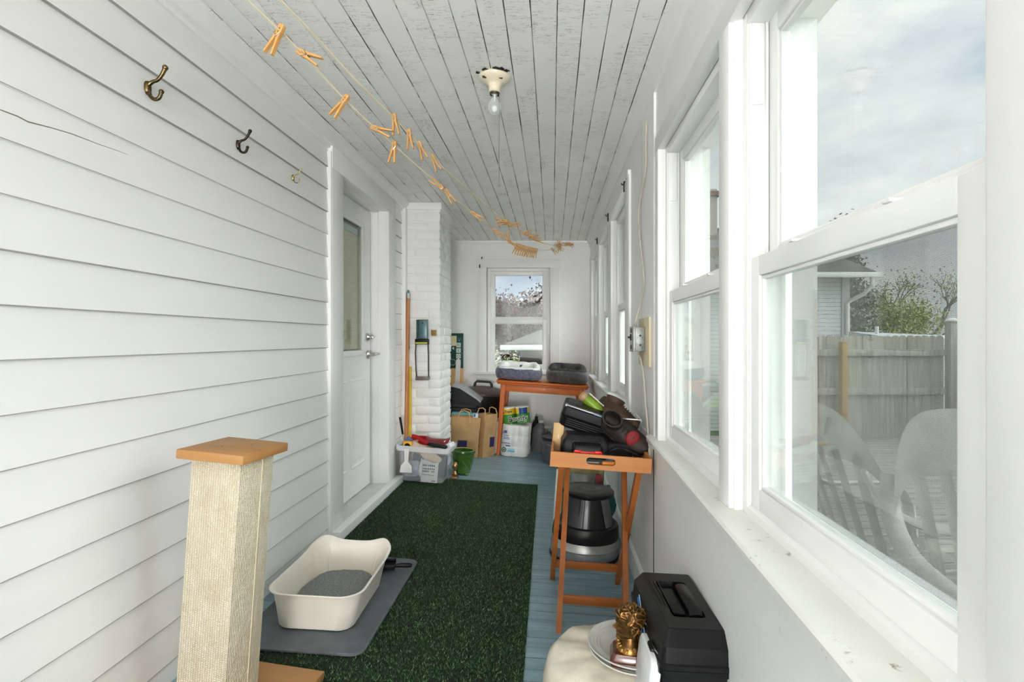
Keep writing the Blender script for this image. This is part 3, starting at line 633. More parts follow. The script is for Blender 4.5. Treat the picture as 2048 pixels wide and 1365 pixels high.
def peg(P, y, ang, label, group, yaw=0):
    """ang: where the legs point, degrees from straight down towards the window side"""
    global peg0
    p, d = on_line(P, y); yv = Vector((d.x, d.y, d.z)); z = Vector((0, 0, 1)); x_ = yv.cross(z).normalized(); z = x_.cross(yv)
    a = math.radians(ang); zz = (z*math.cos(a) - x_*math.sin(a)); xx = yv.cross(zz)
    R = Matrix((xx, yv, zz)).transposed().to_4x4() @ Matrix.Rotation(yaw, 4, 'Z')
    mx = Matrix.Translation(p) @ R @ Matrix.Translation((0, 0, -.0048))
    if peg0 is None: peg0 = peg_proto(); peg0.matrix_world = mx; peg0['label'] = label; peg0['group'] = group
    else: dup(peg0, mx, label, group)
gN = 'clothespins spaced along the near half of the line'
for P, y, a, lab in (
    (SA, 1.358, -27, 'wooden clothespin nearest the camera, hanging aslant on the clothes line'),
    (SA, 1.445, 60, 'wooden clothespin tipped right, second along the line from the camera'),
    (SA, 1.648, -36, 'wooden clothespin hanging to the left, third along the lower line'),
    (SA, 1.83, 68, 'wooden clothespin lying nearly flat to the right, fourth along the lower line'),
    (SA, 1.965, -7, 'wooden clothespin hanging straight below another one, on the lower line'),
    (SB, 1.965, 9, 'nearest clothespin on the upper cord, hanging straight'),
    (SB, 2.085, 8, 'second clothespin on the upper cord, hanging straight'),
    (SB, 2.184, 22, 'third clothespin on the upper cord, slanting right'),
    (SB, 2.315, 26, 'fourth clothespin on the upper cord, slanting right above the door corner'),
    (SA, 2.40, -128, 'dark brown clothespin with its legs pointing up left on the lower cord'),
    (SA, 2.475, 34, 'clothespin slanting right directly past the brown upturned one'),
    (SA, 2.845, 56, 'lone clothespin tipped right above the brick chimney top'),
    (SA, 3.239, 56, 'lone clothespin tipped right just before the packed row')):
    peg(P, y, a, lab, gN)
rr = random.Random(5)
for y, a in ((3.46, -95), (3.50, -80), (3.57, -104), (3.62, 100)): peg(SB, y, a, 'one of a small clump of sideways clothespins on the upper cord', 'clump of sideways clothespins')
for y, a in ((3.95, 98), (4.06, 80), (4.20, 92), (4.30, 84), (4.42, 75)): peg(SB, y, a, 'clothespin pointing right in the clump above the back window', 'clump of clothespins pointing right')
for y, a in ((3.56, -165), (3.60, -130), (3.66, 60)): peg(SA, y, a, 'clothespin splayed upward at the start of the packed row', 'splayed clothespins before the packed row')
for i in range(11): peg(SA, 3.76+i*.066, -22+rr.uniform(-4, 5), 'clothespin in the packed row hanging side by side on the lower cord', 'packed row of clothespins')
peg(SA, 5.13, 42, 'single clothespin on the cord between the packed row and the end cluster', gN)
for i in range(8): peg(SA if i % 2 else SB, 5.46+i*.018, i*45+12, 'clothespin in the star-shaped cluster near the back ceiling', 'star-shaped clothespin cluster')
for i, a in enumerate((75, 105, 60, 95, 40)): peg(SA if i % 2 else SB, 5.9+i*.09, a, 'clothespin in the last bunch by the right back corner', 'last bunch of clothespins')
# ------------------------------------------------------------------ things beside the chimney
def lean_pole(name, label, cat, p0, p1, parts, group=None):
    """a straight stick from p0 (foot) to p1: parts = (name, material, t0, t1, r0, r1) along its length"""
    p0, p1 = Vector(p0), Vector(p1); t = thing(name, label, cat, p0, group)
    for nm, mt, a, b, r0, r1 in parts:
        m = MB(); m.cyl((p1-p0)*a, (p1-p0)*b, r0, r1, 18); m.obj(nm, mt, t)
    return t
OAK = wood('pole_wood', srgb(196, 128, 66), srgb(160, 92, 40), .35, 2, 18)
lean_pole('broom_handle', 'long varnished wooden pole with a metal threaded tip leaning in the chimney corner', 'pole', (-1.222, 4.50, .09), (-1.226, 4.605, 1.655),
          [('shaft', OAK, 0, .965, .0155, .0145), ('ferrule', STEEL, .955, .982, .0158, .0152), ('threaded_tip', mat('green_tip', srgb(96, 124, 104), .4), .98, 1.0, .011, .008)])
lean_pole('yellow_pole', 'shorter flat yellow stick leaning beside the long wooden pole', 'stick', (-1.205, 4.57, .09), (-1.214, 4.617, 1.00),
          [('shaft', mat('yellow_lacquer', srgb(214, 170, 30), .4), 0, 1, .0125, .0125)])
lean_pole('thin_rod', 'thin metal rod with a black grip leaning on the siding right of the door casing', 'rod', (-1.17, 4.44, .10), (-1.238, 4.40, .60),
          [('rod', mat('pale_rod', srgb(170, 160, 130), .4), 0, .82, .0035, .004), ('grip', BLACKPL, .72, 1.0, .0085, .0095)])

# can crusher on the chimney face
t = thing('can_crusher', 'wall-mounted steel can crusher with a wire handle on the chimney front', 'can crusher', (-1.105, 4.618, 1.14))
m = MB(); m.span(-.044, .044, -.004, .004, .085, .265, .003); m.span(-.046, -.042, -.045, .0, .10, .262, .001); m.span(.042, .046, -.045, .0, .10, .262, .001); m.obj('back_channel', mat('teal_steel', srgb(96, 122, 124), .35, .6, .2), t)
m = MB(); m.lathe([(0, 0), (.006, .0), (.004, .004), (0, .005)], 12); bmesh.ops.transform(m.bm, matrix=Matrix.Translation((.0, -.004, .235)) @ Matrix.Rotation(PI/2, 4, 'X'), verts=m.bm.verts); m.obj('bolt', BLACKIRON, t)
m = MB(); m.span(-.056, .056, -.05, .0, .052, .098, .004); m.obj('crush_plate', BLACKPL, t)
m = MB(); m.span(-.050, .050, -.053, -.050, .058, .070, .001); m.obj('yellow_label', mat('yellow_label', srgb(200, 205, 60), .5), t)
m = MB(); m.tube([(-.05, -.03, .08), (-.054, -.036, -.02), (-.05, -.034, -.16), (-.046, -.03, -.225)], .005, 8); m.tube([(.05, -.03, .08), (.056, -.036, -.02), (.056, -.034, -.16), (.056, -.03, -.225)], .005, 8); m.obj('wire_handle', BLACKIRON, t)
m = MB(); m.span(-.052, .062, -.05, -.002, -.252, -.222, .004); m.obj('grip_bar', mat('worn_bar', srgb(120, 112, 100), .5, .4, .3, 30), t)
m = MB(); m.box((.092, .004, .15), (.046, .006, .05), .002); m.box((-.125, .004, .02), (.016, .006, .02), .002); m.jitter(.004, 60, 3)
o = m.obj('bare_brick_patch', mat('chipped_brick', srgb(168, 132, 84), .9, var=.4, vs=120, bump=.6, bs=200)); o.matrix_world = Matrix.Translation((-1.105, 4.622, 1.14)); tag(o, 'tan bare brick patch where paint has chipped beside the can crusher', 'brick patch')

# clear storage bin and what lies in it
BX, BY = -1.045, 4.43
binM = floor_mx(BX, BY, math.radians(-3), .017)
CLEAR = mk_clear('clear_tub_plastic', (.82, .87, .92, 1), .87, .2); RIMP = mk_clear('milky_rim_plastic', (.90, .91, .95, 1), .35, .25)
t = thing('storage_bin', 'clear plastic storage bin packed with tools standing in front of the chimney', 'storage bin', binM)
m = MB(); m.rings([rrect(.325, .21, .035, 0), rrect(.345, .225, .04, .004), rrect(.375, .25, .04, .12), rrect(.395, .268, .04, .262), rrect(.390, .263, .038, .262), rrect(.370, .245, .038, .12), rrect(.338, .218, .036, .008)]); m.obj('tub', CLEAR, t)
m = MB(); m.rings([rrect(.395, .268, .04, .250), rrect(.432, .30, .045, .248), rrect(.438, .306, .045, .262), rrect(.438, .306, .045, .288), rrect(.428, .296, .043, .290), rrect(.392, .264, .04, .280)], True, True, False)
for f in [f for f in m.bm.faces if len(f.verts) > 8]: m.bm.faces.remove(f)
m.obj('rim', RIMP, t)
def inbin(name, label, cat, lx, ly, lz, rot=None):
    return thing(name, label, cat, binM @ Matrix.Translation((lx, ly, lz)) @ (rot or Matrix()))
RX = lambda a: Matrix.Rotation(math.radians(a), 4, 'X'); RY = lambda a: Matrix.Rotation(math.radians(a), 4, 'Y'); RZ = lambda a: Matrix.Rotation(math.radians(a), 4, 'Z')
RED = mat('red_plastic', srgb(176, 18, 28), .35, var=.05)
t = inbin('dustpan', 'red plastic dustpan lying on top of the clear bin', 'dustpan', .06, .02, .295, RZ(180) @ RY(3) @ RX(-6))
m = MB(); m.grid(lambda u, v: ((u-.5)*.25*(1-.25*v*v)-.01, .10-.20*v, .010+.026*max(0, (abs(u-.5)*2)**4)*(1-.5*v)+.018*math.sin(PI*v)), 20, 10)
bmesh.ops.solidify(m.bm, geom=m.bm.faces[:], thickness=.004); m.obj('pan', RED, t)
m = MB(); m.tube([(.08, -.02, .036), (.13, -.03, .036), (.17, -.03, .03), (.215, -.025, .022)], [.018, .015, .019, .012], 12, flat=.6); m.obj('handle', RED, t)
t = inbin('hand_brush', 'black-bristled hand brush with a red handle resting against the dustpan', 'brush', .075, -.085, .285, RZ(-4) @ RY(6))
m = MB(); m.box((.03, 0, .018), (.16, .05, .028), .012); m.jitter(.003, 60, 1); m.obj('bristles', BLACKPL, t)
m = MB(); m.tube([(-.05, 0, .016), (-.10, .01, .03), (-.16, .02, .046), (-.20, .025, .05)], [.015, .014, .017, .012], 12, flat=.6); m.obj('handle', RED, t)
t = inbin('tape_measure', 'yellow and black tape measure in the left corner of the bin', 'tape measure', -.135, -.085, .285, RZ(8))
m = MB(); m.box((0, 0, 0), (.072, .04, .062), .012); m.obj('case', mat('tape_yellow', srgb(232, 168, 20), .4), t)
m = MB(); m.M = RX(90); m.lathe([(.024, -.022), (.024, .022)], 24, (0, -.006, 0)); m.obj('hub', BLACKPL, t)
CANVAS = mat('canvas_cloth', srgb(222, 196, 172), .85, var=.1, bump=.4, bs=200)
t = inbin('canvas_glove', 'bundled beige canvas cloth stuffed across the bin', 'cloth', .0, -.03, .215)
m = MB(); m.sphere((-.03, .0, .045), (.10, .075, .05), 20); m.sphere((.05, -.055, -.005), (.105, .035, .038), 20, Matrix.Rotation(.35, 3, 'Y')); m.sphere((-.075, -.03, .06), (.05, .05, .04), 14); m.jitter(.014, 16, 5); m.obj('folds', CANVAS, t)
o = MB().box((0, 0, 0), (.05, .05, .10), .01).obj('cord_roll', mat('blue_roll', srgb(92, 110, 170), .6)); o.matrix_world = binM @ Matrix.Translation((-.165, -.02, .285)) @ RY(30); tag(o, 'small blue roll poking out at the left end of the bin', 'roll')
o = MB().sphere((0, 0, 0), (.05, .055, .04), 16).jitter(.022, 30, 4).obj('crumpled_paper', mat('white_paper', srgb(236, 236, 240), .8)); o.matrix_world = binM @ Matrix.Translation((.175, .0, .285)); tag(o, 'crumpled white paper at the right end of the bin', 'paper')
t = inbin('putty_knife', 'white plastic putty knife hanging over the front rim of the bin', 'putty knife', -.115, -.16, .18)
m = MB(); m.prism([(-.044, -.10), (.052, -.096), (.046, -.045), (.016, -.012), (.018, .09), (-.022, .09), (-.014, -.012), (-.040, -.045)], -.003, .003, 'y'); m.obj('blade', mat('white_plastic', srgb(232, 232, 228), .4), t, smooth=False)
t = inbin('paper_packet', 'white printed paper packet with black block lettering standing inside the bin front', 'packet', .062, -.098, .092, RX(-3))
m = MB(); m.box((0, 0, 0), (.135, .012, .18), .004); m.obj('packet', mat('packet_paper', srgb(214, 214, 208), .7), t)
m = MB(); rr = random.Random(2)
for k, (z, nn, h) in enumerate(((.045, 7, .014), (.018, 7, .012), (-.002, 7, .011))):
    for i in range(nn):
        if k == 2 and i == 4: continue
        m.box((-.052+i*.0145, -.0066, z), (.0085+rr.uniform(-.002, .003), .0008, h))
m.box((-.01, -.0066, -.03), (.10, .0008, .003)); m.box((.038, -.0066, -.075), (.03, .0008, .006)); m.obj('print', mat('black_ink', (.02, .02, .02), .6), t)
for nm, lab, cat, pos, d, cc, rz in (('steel_bracket_box', 'pale grey boxed part standing at the bin left behind the putty knife', 'box', (-.10, -.05, .085), (.12, .06, .14), srgb(176, 186, 196), 4),
        ('dark_tool_case', 'dark blue-grey tool case filling the back of the bin', 'case', (.02, .055, .10), (.28, .07, .18), srgb(62, 72, 86), 0),
        ('grey_tool_pouch', 'grey folded pouch lying on the bin bottom', 'pouch', (-.06, -.04, .018), (.20, .12, .03), srgb(74, 78, 84), 6)):
    o = MB().box((0, 0, 0), d, .01).jitter(.004, 20, 2).obj(nm, mat(nm+'_skin', cc, .5, var=.25, vs=30)); o.matrix_world = binM @ Matrix.Translation(pos) @ RZ(rz); tag(o, lab, cat)
o = MB().lathe([(.012, 0), (.026, .02), (.028, .06), (.012, .11), (.004, .15), (0, .152)], 16).obj('glue_nozzle', mat('glue_bottle', srgb(222, 226, 226), .35)); o.matrix_world = binM @ Matrix.Translation((-.015, -.075, .035)); tag(o, 'white pointed glue bottle inside the bin left of the packet', 'bottle')

# glazed planter and figurine
GREEN = mat('green_glaze', srgb(68, 106, 42), .2, var=.3, vs=6, coat=.6)
t = thing('planter', 'round glazed green ceramic flowerpot with leaf relief beside the clear bin', 'flowerpot', floor_mx(-.79, 4.74, .3))
m = MB(); m.lathe([(.0, .012), (.062, .012), (.068, .016), (.082, .07), (.094, .13), (.097, .165), (.096, .180), (.105, .188), (.108, .200), (.104, .212), (.094, .214), (.086, .206), (.084, .165), (.0, .160)], 56, cap=False); m.obj('pot', GREEN, t)
m = MB(); m.lathe([(.0845, .168), (.0862, .204), (.0905, .2135)], 48, cap=False); m.obj('bare_clay_lip', mat('clay_lip', srgb(184, 142, 90), .7), t)
m = MB(); m.tube([(-.02, -.096, .13), (.02, -.094, .085), (.055, -.07, .035)], [.003, .0035, .002], 6); m.tube([(.03, -.098, .15), (.055, -.086, .10), (.066, -.062, .045)], [.002, .0028, .002], 6); m.obj('leaf_relief', mat('pale_green_glaze', srgb(92, 130, 60), .3), t)
m = MB()
for a in (-1.1, .9, 3): m.sphere((.066*math.cos(a), .066*math.sin(a), .011), (.018, .018, .012), 12)
m.obj('foot', GREEN, t)
m = MB(); m.lathe([(0, .166), (.083, .164)], 32, cap=False); m.jitter(.012, 60, 2)
o = m.obj('potting_soil', mat('soil', srgb(44, 34, 28), .95, var=.5, vs=90, bump=1, bs=120)); o.matrix_world = floor_mx(-.79, 4.74, .3); tag(o, 'dark soil filling the green flowerpot', 'soil', kind='stuff')
GOLD = mat('gold_paint', (.55, .34, .13), .3, .85, .3, 40)
t = thing('gold_figurine', 'tiny gold bust figurine on a wood base squeezed between bin and flowerpot', 'figurine', floor_mx(-.822, 4.545, 0, .004))
m = MB(); m.box((0, 0, .011), (.062, .055, .022), .006); m.obj('base', wood('figurine_base', srgb(150, 96, 60), srgb(104, 58, 34), .4), t)
m = MB(); m.lathe([(.014, .022), (.02, .03), (.024, .042), (.014, .056), (.010, .066), (.016, .078), (.022, .10), (.021, .12), (.013, .137), (0, .142)], 20); m.sphere((-.020, -.004, .10), (.008, .006, .008), 8); m.jitter(.004, 70, 3); m.obj('bust', GOLD, t)

# paper bags
KRAFT = mat('kraft_paper', srgb(190, 152, 106), .75, var=.12, vs=6, bump=.3, bs=60); NAVY = mat('navy_print', srgb(52, 44, 96), .6)
def paper_bag(label, x, y, rz, W, D, H, seed, prints):
    t = thing('paper_bag', label, 'paper bag', floor_mx(x, y, math.radians(rz)), 'paper carrier bags by the back table')
    def rg(w_, d_, z): 
        p = [(-w_/2, -d_/2), (w_/2, -d_/2), (w_/2, d_/2), (-w_/2, d_/2)]; q = []
        for i in range(4):
            a, b = Vector(p[i]), Vector(p[(i+1) % 4])
            for j in range(10): c = a.lerp(b, j/10); q.append((c.x, c.y, z))
        return q
    m = MB(); N_ = 9; R = [rg(W*.96, D*.96, 0)] + [rg(W*(1+.03*i/N_), D*(1+.05*i/N_), H*i/N_ if i else .004) for i in range(N_+1)]
    m.rings(R + [rg(W*1.02, D*1.03, H), rg(W*.98, D*.98, .03)]); m.jitter(.011, 11, seed); m.jitter(.004, 36, seed+2); m.obj('bag', KRAFT, t, ang=26)
    for sy in (-1, 1):
        m = MB(); m.tube([(-.06, sy*D*.5, H-.06), (-.058, sy*D*.52, H), (-.045, sy*D*.46, H+.05), (0, sy*D*.42, H+.062), (.045, sy*D*.46, H+.05), (.058, sy*D*.52, H), (.06, sy*D*.5, H-.06)], .0055, 8); m.obj('handle', mat('twisted_paper', srgb(206, 166, 112), .8, bump=.4, bs=300), t)
    for (w_, h_, px_, py, pz, ax) in prints:
        m = MB(); m.box((px_, py, pz), (w_, .003, h_) if ax == 'y' else (.003, w_, h_)); m.obj('print', NAVY, t)
    return t
paper_bag('wide brown paper bag with a box in it, directly right of the chimney', -.905, 5.44, 4, .31, .17, .40, 1, [(.09, .14, .0, -.095, .10, 'y')])
paper_bag('tall narrow brown paper bag standing left of the orange table leg', -.690, 5.50, -40, .125, .16, .43, 4, [(.06, .10, .068, 0.03, .15, 'x'), (.04, .10, -.02, -.084, .14, 'y')])
t = thing('cardboard_carton', 'cardboard carton with a blue and white lid inside the wide brown paper bag', 'carton', floor_mx(-.90, 5.445, math.radians(4), .035))
m = MB(); m.box((0, 0, .19), (.27, .13, .38), .003); m.obj('carton', mat('carton_board', srgb(176, 134, 90), .75), t)
m = MB(); m.box((0, 0, .388), (.272, .132, .012), .003); m.obj('lid_edge', mat('carton_teal', srgb(110, 176, 184), .6), t)
m = MB(); m.box((.105, -.066, .375), (.045, .003, .06)); m.obj('label', mat('carton_white', srgb(226, 230, 234), .6), t)
m = MB(); m.box((.095, -.068, .385), (.016, .003, .03)); m.obj('label_mark', mat('carton_blue', srgb(40, 70, 140), .6), t)

# bins at the back
t = thing('swing_bin', 'black plastic bin with a sloped grey swing lid behind the brown paper bags', 'bin', floor_mx(-.965, 5.70, math.radians(2)))
m = MB(); m.rings([rrect(.25, .21, .04, 0), rrect(.33, .29, .05, .46), rrect(.36, .32, .05, .47), rrect(.365, .325, .05, .50), rrect(.345, .305, .05, .505)]); m.obj('body', DARKPL, t)
m = MB(); m.prism([(-.175, .50), (.178, .50), (.182, .53), (.155, .552), (-.04, .66), (-.12, .67), (-.172, .60)], -.155, .155, 'y'); m.obj('hood', BLACKPL, t)
m = MB(); m.prism([(.186, .525), (.190, .545), (.150, .572), (-.03, .682), (-.11, .692), (-.115, .672), (-.04, .662), (.155, .553)], -.150, .150, 'y'); m.obj('swing_lid', mat('silver_plastic', srgb(158, 160, 166), .35), t)
BROWN = mat('brown_plastic', srgb(92, 70, 60), .4, var=.1); DKBROWN = mat('dark_brown_plastic', srgb(34, 27, 25), .45)
t = thing('trash_can', 'large round dark brown trash can with a domed brown lid against the back wall', 'trash can', floor_mx(-.835, 6.2, .0))
m = MB(); m.lathe([(0, 0), (.19, 0), (.20, .01), (.225, .36), (.222, .37), (.228, .38), (.232, .53), (.245, .535), (.245, .55), (.22, .55)], 48, cap=False); m.obj('body', DKBROWN, t)
m = MB(); m.lathe([(.258, .545), (.264, .552), (.262, .572), (.245, .582), (.20, .612), (.12, .632), (0, .640)], 48, cap=False); m.obj('lid', BROWN, t)
m = MB(); m.tube([(-.10, 0, .622), (-.095, 0, .665), (-.075, 0, .690), (.075, 0, .690), (.095, 0, .665), (.10, 0, .622)], [.016, .015, .014, .014, .015, .016], 10, flat=1.5); m.obj('lid_handle', DKBROWN, t)
m = MB(); m.box((-.07, -.226, .47), (.09, .02, .05), .006); m.obj('side_grip', DKBROWN, t)

# flat carton with pictograms and a paint stick
t = thing('flat_carton', 'tall dark green and tan flat carton with pictograms leaning behind the chimney', 'carton', Matrix.Translation((-1.20, 6.415, .08)) @ RX(-1.5))
TEAL = mat('carton_green', srgb(22, 70, 66), .55); CREAM = mat('carton_cream', srgb(226, 214, 178), .6); TANB = mat('carton_tan', srgb(212, 170, 110), .7)
m = MB(); m.box((0, 0, .405), (.28, .045, .81), .003); m.obj('tan_end', TANB, t)
m = MB(); m.box((0, 0, 1.0175), (.28, .0455, .415), .003); m.obj('green_end', TEAL, t)
m = MB(); m.box((-.02, -.0235, 1.135), (.17, .001, .12)); m.obj('cream_panel', CREAM, t)
m = MB()
for i in range(4): m.box((.088, -.0235, 1.085-i*.066), (.052, .001, .054))
m.obj('icon_panel', mat('icon_white', srgb(206, 214, 206), .6), t)
m = MB(); m.M = Matrix()
for i, z in enumerate((1.085, 1.019, .953, .887)):
    if i == 0:
        for k in range(4): m.box((.088, -.0243, z-.014+k*.009), (.034, .001, .003))
    elif i == 1: m.box((.088, -.0243, z), (.004, .001, .04), 0, Matrix.Rotation(.6, 3, 'Y')); m.box((.088, -.0243, z), (.004, .001, .04), 0, Matrix.Rotation(-.6, 3, 'Y'))
    else:
        m.tube([(.088+.015*math.cos(a), -.0243, z+.015*math.sin(a)) for a in np.linspace(0, 2*PI, 17)[:-1]], .002, 4, True)
        if i == 3: m.box((.088, -.0243, z), (.003, .001, .03), 0, Matrix.Rotation(.8, 3, 'Y'))
m.obj('icons', TEAL, t)
text('4', .05, mat('icon_text', srgb(226, 226, 214), .6), t, Matrix.Translation((.025, -.0238, 1.045)) @ FACE_CAM, 'lettering', .001)
text('V', .06, mat('blue_text', srgb(70, 130, 150), .6), t, Matrix.Translation((.095, -.0238, 1.145)) @ FACE_CAM, 'lettering', .001)
m = MB(); m.tube([(.02+.035*math.cos(a), -.0238, .88+.035*math.sin(a)) for a in np.linspace(0, 2*PI, 25)[:-1]], .002, 4, True); m.obj('round_mark', mat('icon_text', srgb(226, 226, 214), .6), t)
t = thing('paint_stick', 'white pointed wooden slat leaning in front of the green carton', 'slat', Matrix.Translation((-1.115, 6.16, .08)) @ RX(-3) @ RY(2.5))
m = MB(); m.prism([(-.026, 0), (.026, 0), (.026, .85), (.026, .905), (.0, .94), (-.026, .91)], -.006, .006, 'y'); m.obj('slat', mat('slat_white', srgb(222, 214, 212), .6), t, smooth=False)

# ------------------------------------------------------------------ orange table and what is on and under it
OR = lambda ax: wood('orange_wood_%d' % ax, srgb(216, 112, 34), srgb(188, 86, 22), .42, ax, 10, .05)
TX, TY = -.150, 5.86; tabM = floor_mx(TX, TY)
t = thing('table', 'orange-stained wooden table with straight legs under the back window', 'table', tabM)
m = MB(); m.box((0, 0, .765), (.95, .66, .022), .006); m.obj('tabletop', OR(0), t)
m = MB(); m.box((0, 0, .745), (.93, .64, .016), .005); m.obj('leaf', OR(0), t)
m = MB(); m.box((0, -.27, .70), (.84, .02, .072), .002); m.obj('front_apron', OR(0), t)
m = MB(); m.box((0, .27, .70), (.84, .02, .072), .002); m.obj('back_apron', OR(0), t)
for sx in (-1, 1):
    m = MB(); m.box((sx*.40, 0, .70), (.02, .54, .072), .002); m.obj('side_apron', OR(1), t)
    for sy in (-1, 1):
        m = MB(); m.rings([rrect(.036, .036, .005, 0, 2, (sx*.41, sy*.27)), rrect(.052, .052, .005, .737, 2, (sx*.405, sy*.268))]); m.obj('leg', OR(2), t)
def pet_bed(label, lx, ly, rz, W, D, H, outer, inner, soft, seed, puff):
    t = thing('pet_bed', label, 'pet bed', tabM @ Matrix.Translation((lx, ly, .783)) @ RZ(rz), 'pet beds on the orange table')
    P = rrect(W-H*.9, D-H*.9, .07, H*.5, 5); pts = []
    for i in range(len(P)):
        a, b = Vector(P[i]), Vector(P[(i+1) % len(P)]); k = 8 if (a-b).length > .06 else 1
        for j in range(k): pts.append(a.lerp(b, j/k))
    m = MB(); rs = []
    for i, p in enumerate(pts):
        c = Vector((p.x, p.y, 0)); ang = math.atan2(p.y/D, p.x/W); pinch = 1-puff*max(0, math.cos(4*ang+PI))**10
        out = Vector((p.x/W, p.y/D, 0)).normalized(); rs.append([]); Hb = H*(1+.34*max(0, min(1, p.y/D*2.2+.3)))
        for j in range(16):
            a = 2*PI*j/16; q = abs(math.cos(a))**.8*math.copysign(1, math.cos(a)); s_ = abs(math.sin(a))**.8*math.copysign(1, math.sin(a))
            rs[-1].append(Vector((p.x, p.y, Hb*.5)) + out*H*.46*pinch*q + Vector((0, 0, 1))*Hb*.5*pinch*s_)
    m.rings(rs, closed=True); m.jitter(.008, 14, seed); m.jitter(.0015, 120, seed); m.obj('bolster', outer, t)
    m = MB(); rs2 = [[(Vector((x_.x, x_.y, x_.z))) for x_ in r] for r in rs]; 
    ins = []
    for i, p in enumerate(pts):
        out = Vector((p.x/W, p.y/D, 0)).normalized(); Hb = H*(1+.34*max(0, min(1, p.y/D*2.2+.3))); ins.append([Vector((p.x, p.y, Hb*.5)) + out*H*(-.56+.84*k/5) + Vector((0, 0, 1))*Hb*((-.2, .38, .55, .60, .585, .44)[k]) for k in range(6)])
    V = [[m.bm.verts.new(q) for q in r] for r in ins]
    for i in range(len(V)):
        for k in range(5): m.bm.faces.new((V[i][k], V[(i+1) % len(V)][k], V[(i+1) % len(V)][k+1], V[i][k+1]))
    m.jitter(.010*soft, 60, seed+1); m.jitter(.006*soft, 20, seed); m.obj('fleece_lining', inner, t)
    m = MB(); m.rings([rrect(W-H*1.2, D-H*1.2, .05, .01), rrect(W-H*1.1, D-H*1.1, .06, .03), rrect(W-H*1.2, D-H*1.2, .05, .05)]); m.jitter(.006, 20, seed); m.obj('cushion', inner, t)
    return t
FLEECE = mat('white_fleece', srgb(236, 234, 232), .95, var=.06, bump=1, bs=90, sheen=.4)
BLUEG = mat('blue_grey_tweed', srgb(104, 104, 124), .9, var=.3, vs=40, bump=.6, bs=260, sheen=.3); DGREY = mat('charcoal_plush', srgb(88, 84, 86), .9, var=.35, vs=22, bump=.8, bs=200, sheen=.5)
pet_bed('blue-grey pet bed with white fleece inside, left one on the orange table', -.262, -.10, 0, .49, .40, .122, BLUEG, FLEECE, 1, 3, .12)
pet_bed('charcoal plush pet bed with black rim, right one on the orange table', .255, -.09, -1, .455, .42, .135, DGREY, mat('black_bed_lining', srgb(52, 48, 48), .9, bump=.5), .5, 8, .04)

# paper rolls under the table
WRAP = mat('white_wrap', srgb(232, 230, 228), .32, var=.04, bump=.25, bs=40, coat=.2); INKB = mat('blue_print', srgb(66, 96, 160), .5); INKG = mat('green_print', srgb(30, 92, 70), .5); INKL = mat('light_blue_print', srgb(120, 190, 216), .5)
def roll_ring(nx, ny, r, z, k=8, sc=1.0):
    hx, hy = (nx-1)*r, (ny-1)*r; pts = []
    n_ = 26*nx
    for i in range(n_):
        a = 2*PI*i/n_; best = 0
        for ix in range(nx):
            for iy in range(ny):
                cx, cy = -hx+2*r*ix, -hy+2*r*iy
                b = cx*math.cos(a)+cy*math.sin(a); dsc = r*r-(cx*cx+cy*cy-b*b)
                if dsc > 0: best = max(best, b+math.sqrt(dsc))
        hull = min((hx+r)/max(1e-6, abs(math.cos(a))), (hy+r)/max(1e-6, abs(math.sin(a)))); best = max(best, hull*.955) if best > .5*hull and hull < math.hypot(hx, hy)+r*.62 else best
        pts.append((best*math.cos(a)*sc, best*math.sin(a)*sc, z))
    return pts
def tissue_pack(label, mx, nx, ny, r, H):
    t = thing('toilet_paper_pack', label, 'toilet paper pack', mx, 'toilet paper packs under the table')
    m = MB(); zs = [(0, .9), (.008, .985)]; nr = 3
    for i in range(nr):
        a, b = H*i/nr, H*(i+1)/nr; zs += [(a+.012, 1.0), (b-.012, 1.0)] + ([(b, .975)] if i < nr-1 else [(b-.003, .985), (b, .90)])
    m.rings([roll_ring(nx, ny, r, z, sc=s_) for z, s_ in zs]); m.jitter(.003, 30, nx); m.obj('wrapped_rolls', WRAP, t); 
    m = MB()
    for ix in range(nx): m.lathe([(.018, H-.004), (.02, H+.002), (.014, H+.0025), (.0, H-.002)], 18, (-(nx-1)*r+2*r*ix, -(ny-1)*r, 0))
    m.obj('roll_core', mat('cardboard_core', srgb(150, 140, 130), .8), t)
    return t
t = tissue_pack('white wrapped toilet paper pack with blue and green print under the table', floor_mx(-.385, 5.66, math.radians(-5)), 2, 2, .072, .325)
fy = -.1475
m = MB(); m.box((-.095, fy, .255), (.03, .002, .028)); m.box((-.118, fy, .25), (.006, .002, .02))
for k, (x_, z, w_) in enumerate(((-.085, .218, .05), (-.085, .20, .06), (-.08, .185, .065), (-.085, .14, .085), (-.065, .118, .05), (-.06, .110, .05))): m.box((x_, fy, z), (w_, .002, .006))
m.obj('print', INKB, t)
m = MB(); m.tube([(-.100+.021*math.cos(a), fy, .072+.021*math.sin(a)) for a in np.linspace(0, 2*PI, 25)[:-1]], .0045, 6, True); m.box((-.100, fy, .072), (.016, .002, .016), 0, Matrix.Rotation(.78, 3, 'Y')); m.obj('round_seal', INKG, t)
m = MB(); m.box((-.028, fy+.006, .062), (.075, .012, .020)); m.box((-.03, fy+.008, .083), (.08, .012, .006)); m.obj('pale_print', INKL, t)
tissue_pack('plain white toilet paper pack directly behind the left table leg', floor_mx(-.60, 5.76, math.radians(8)), 1, 2, .072, .335)
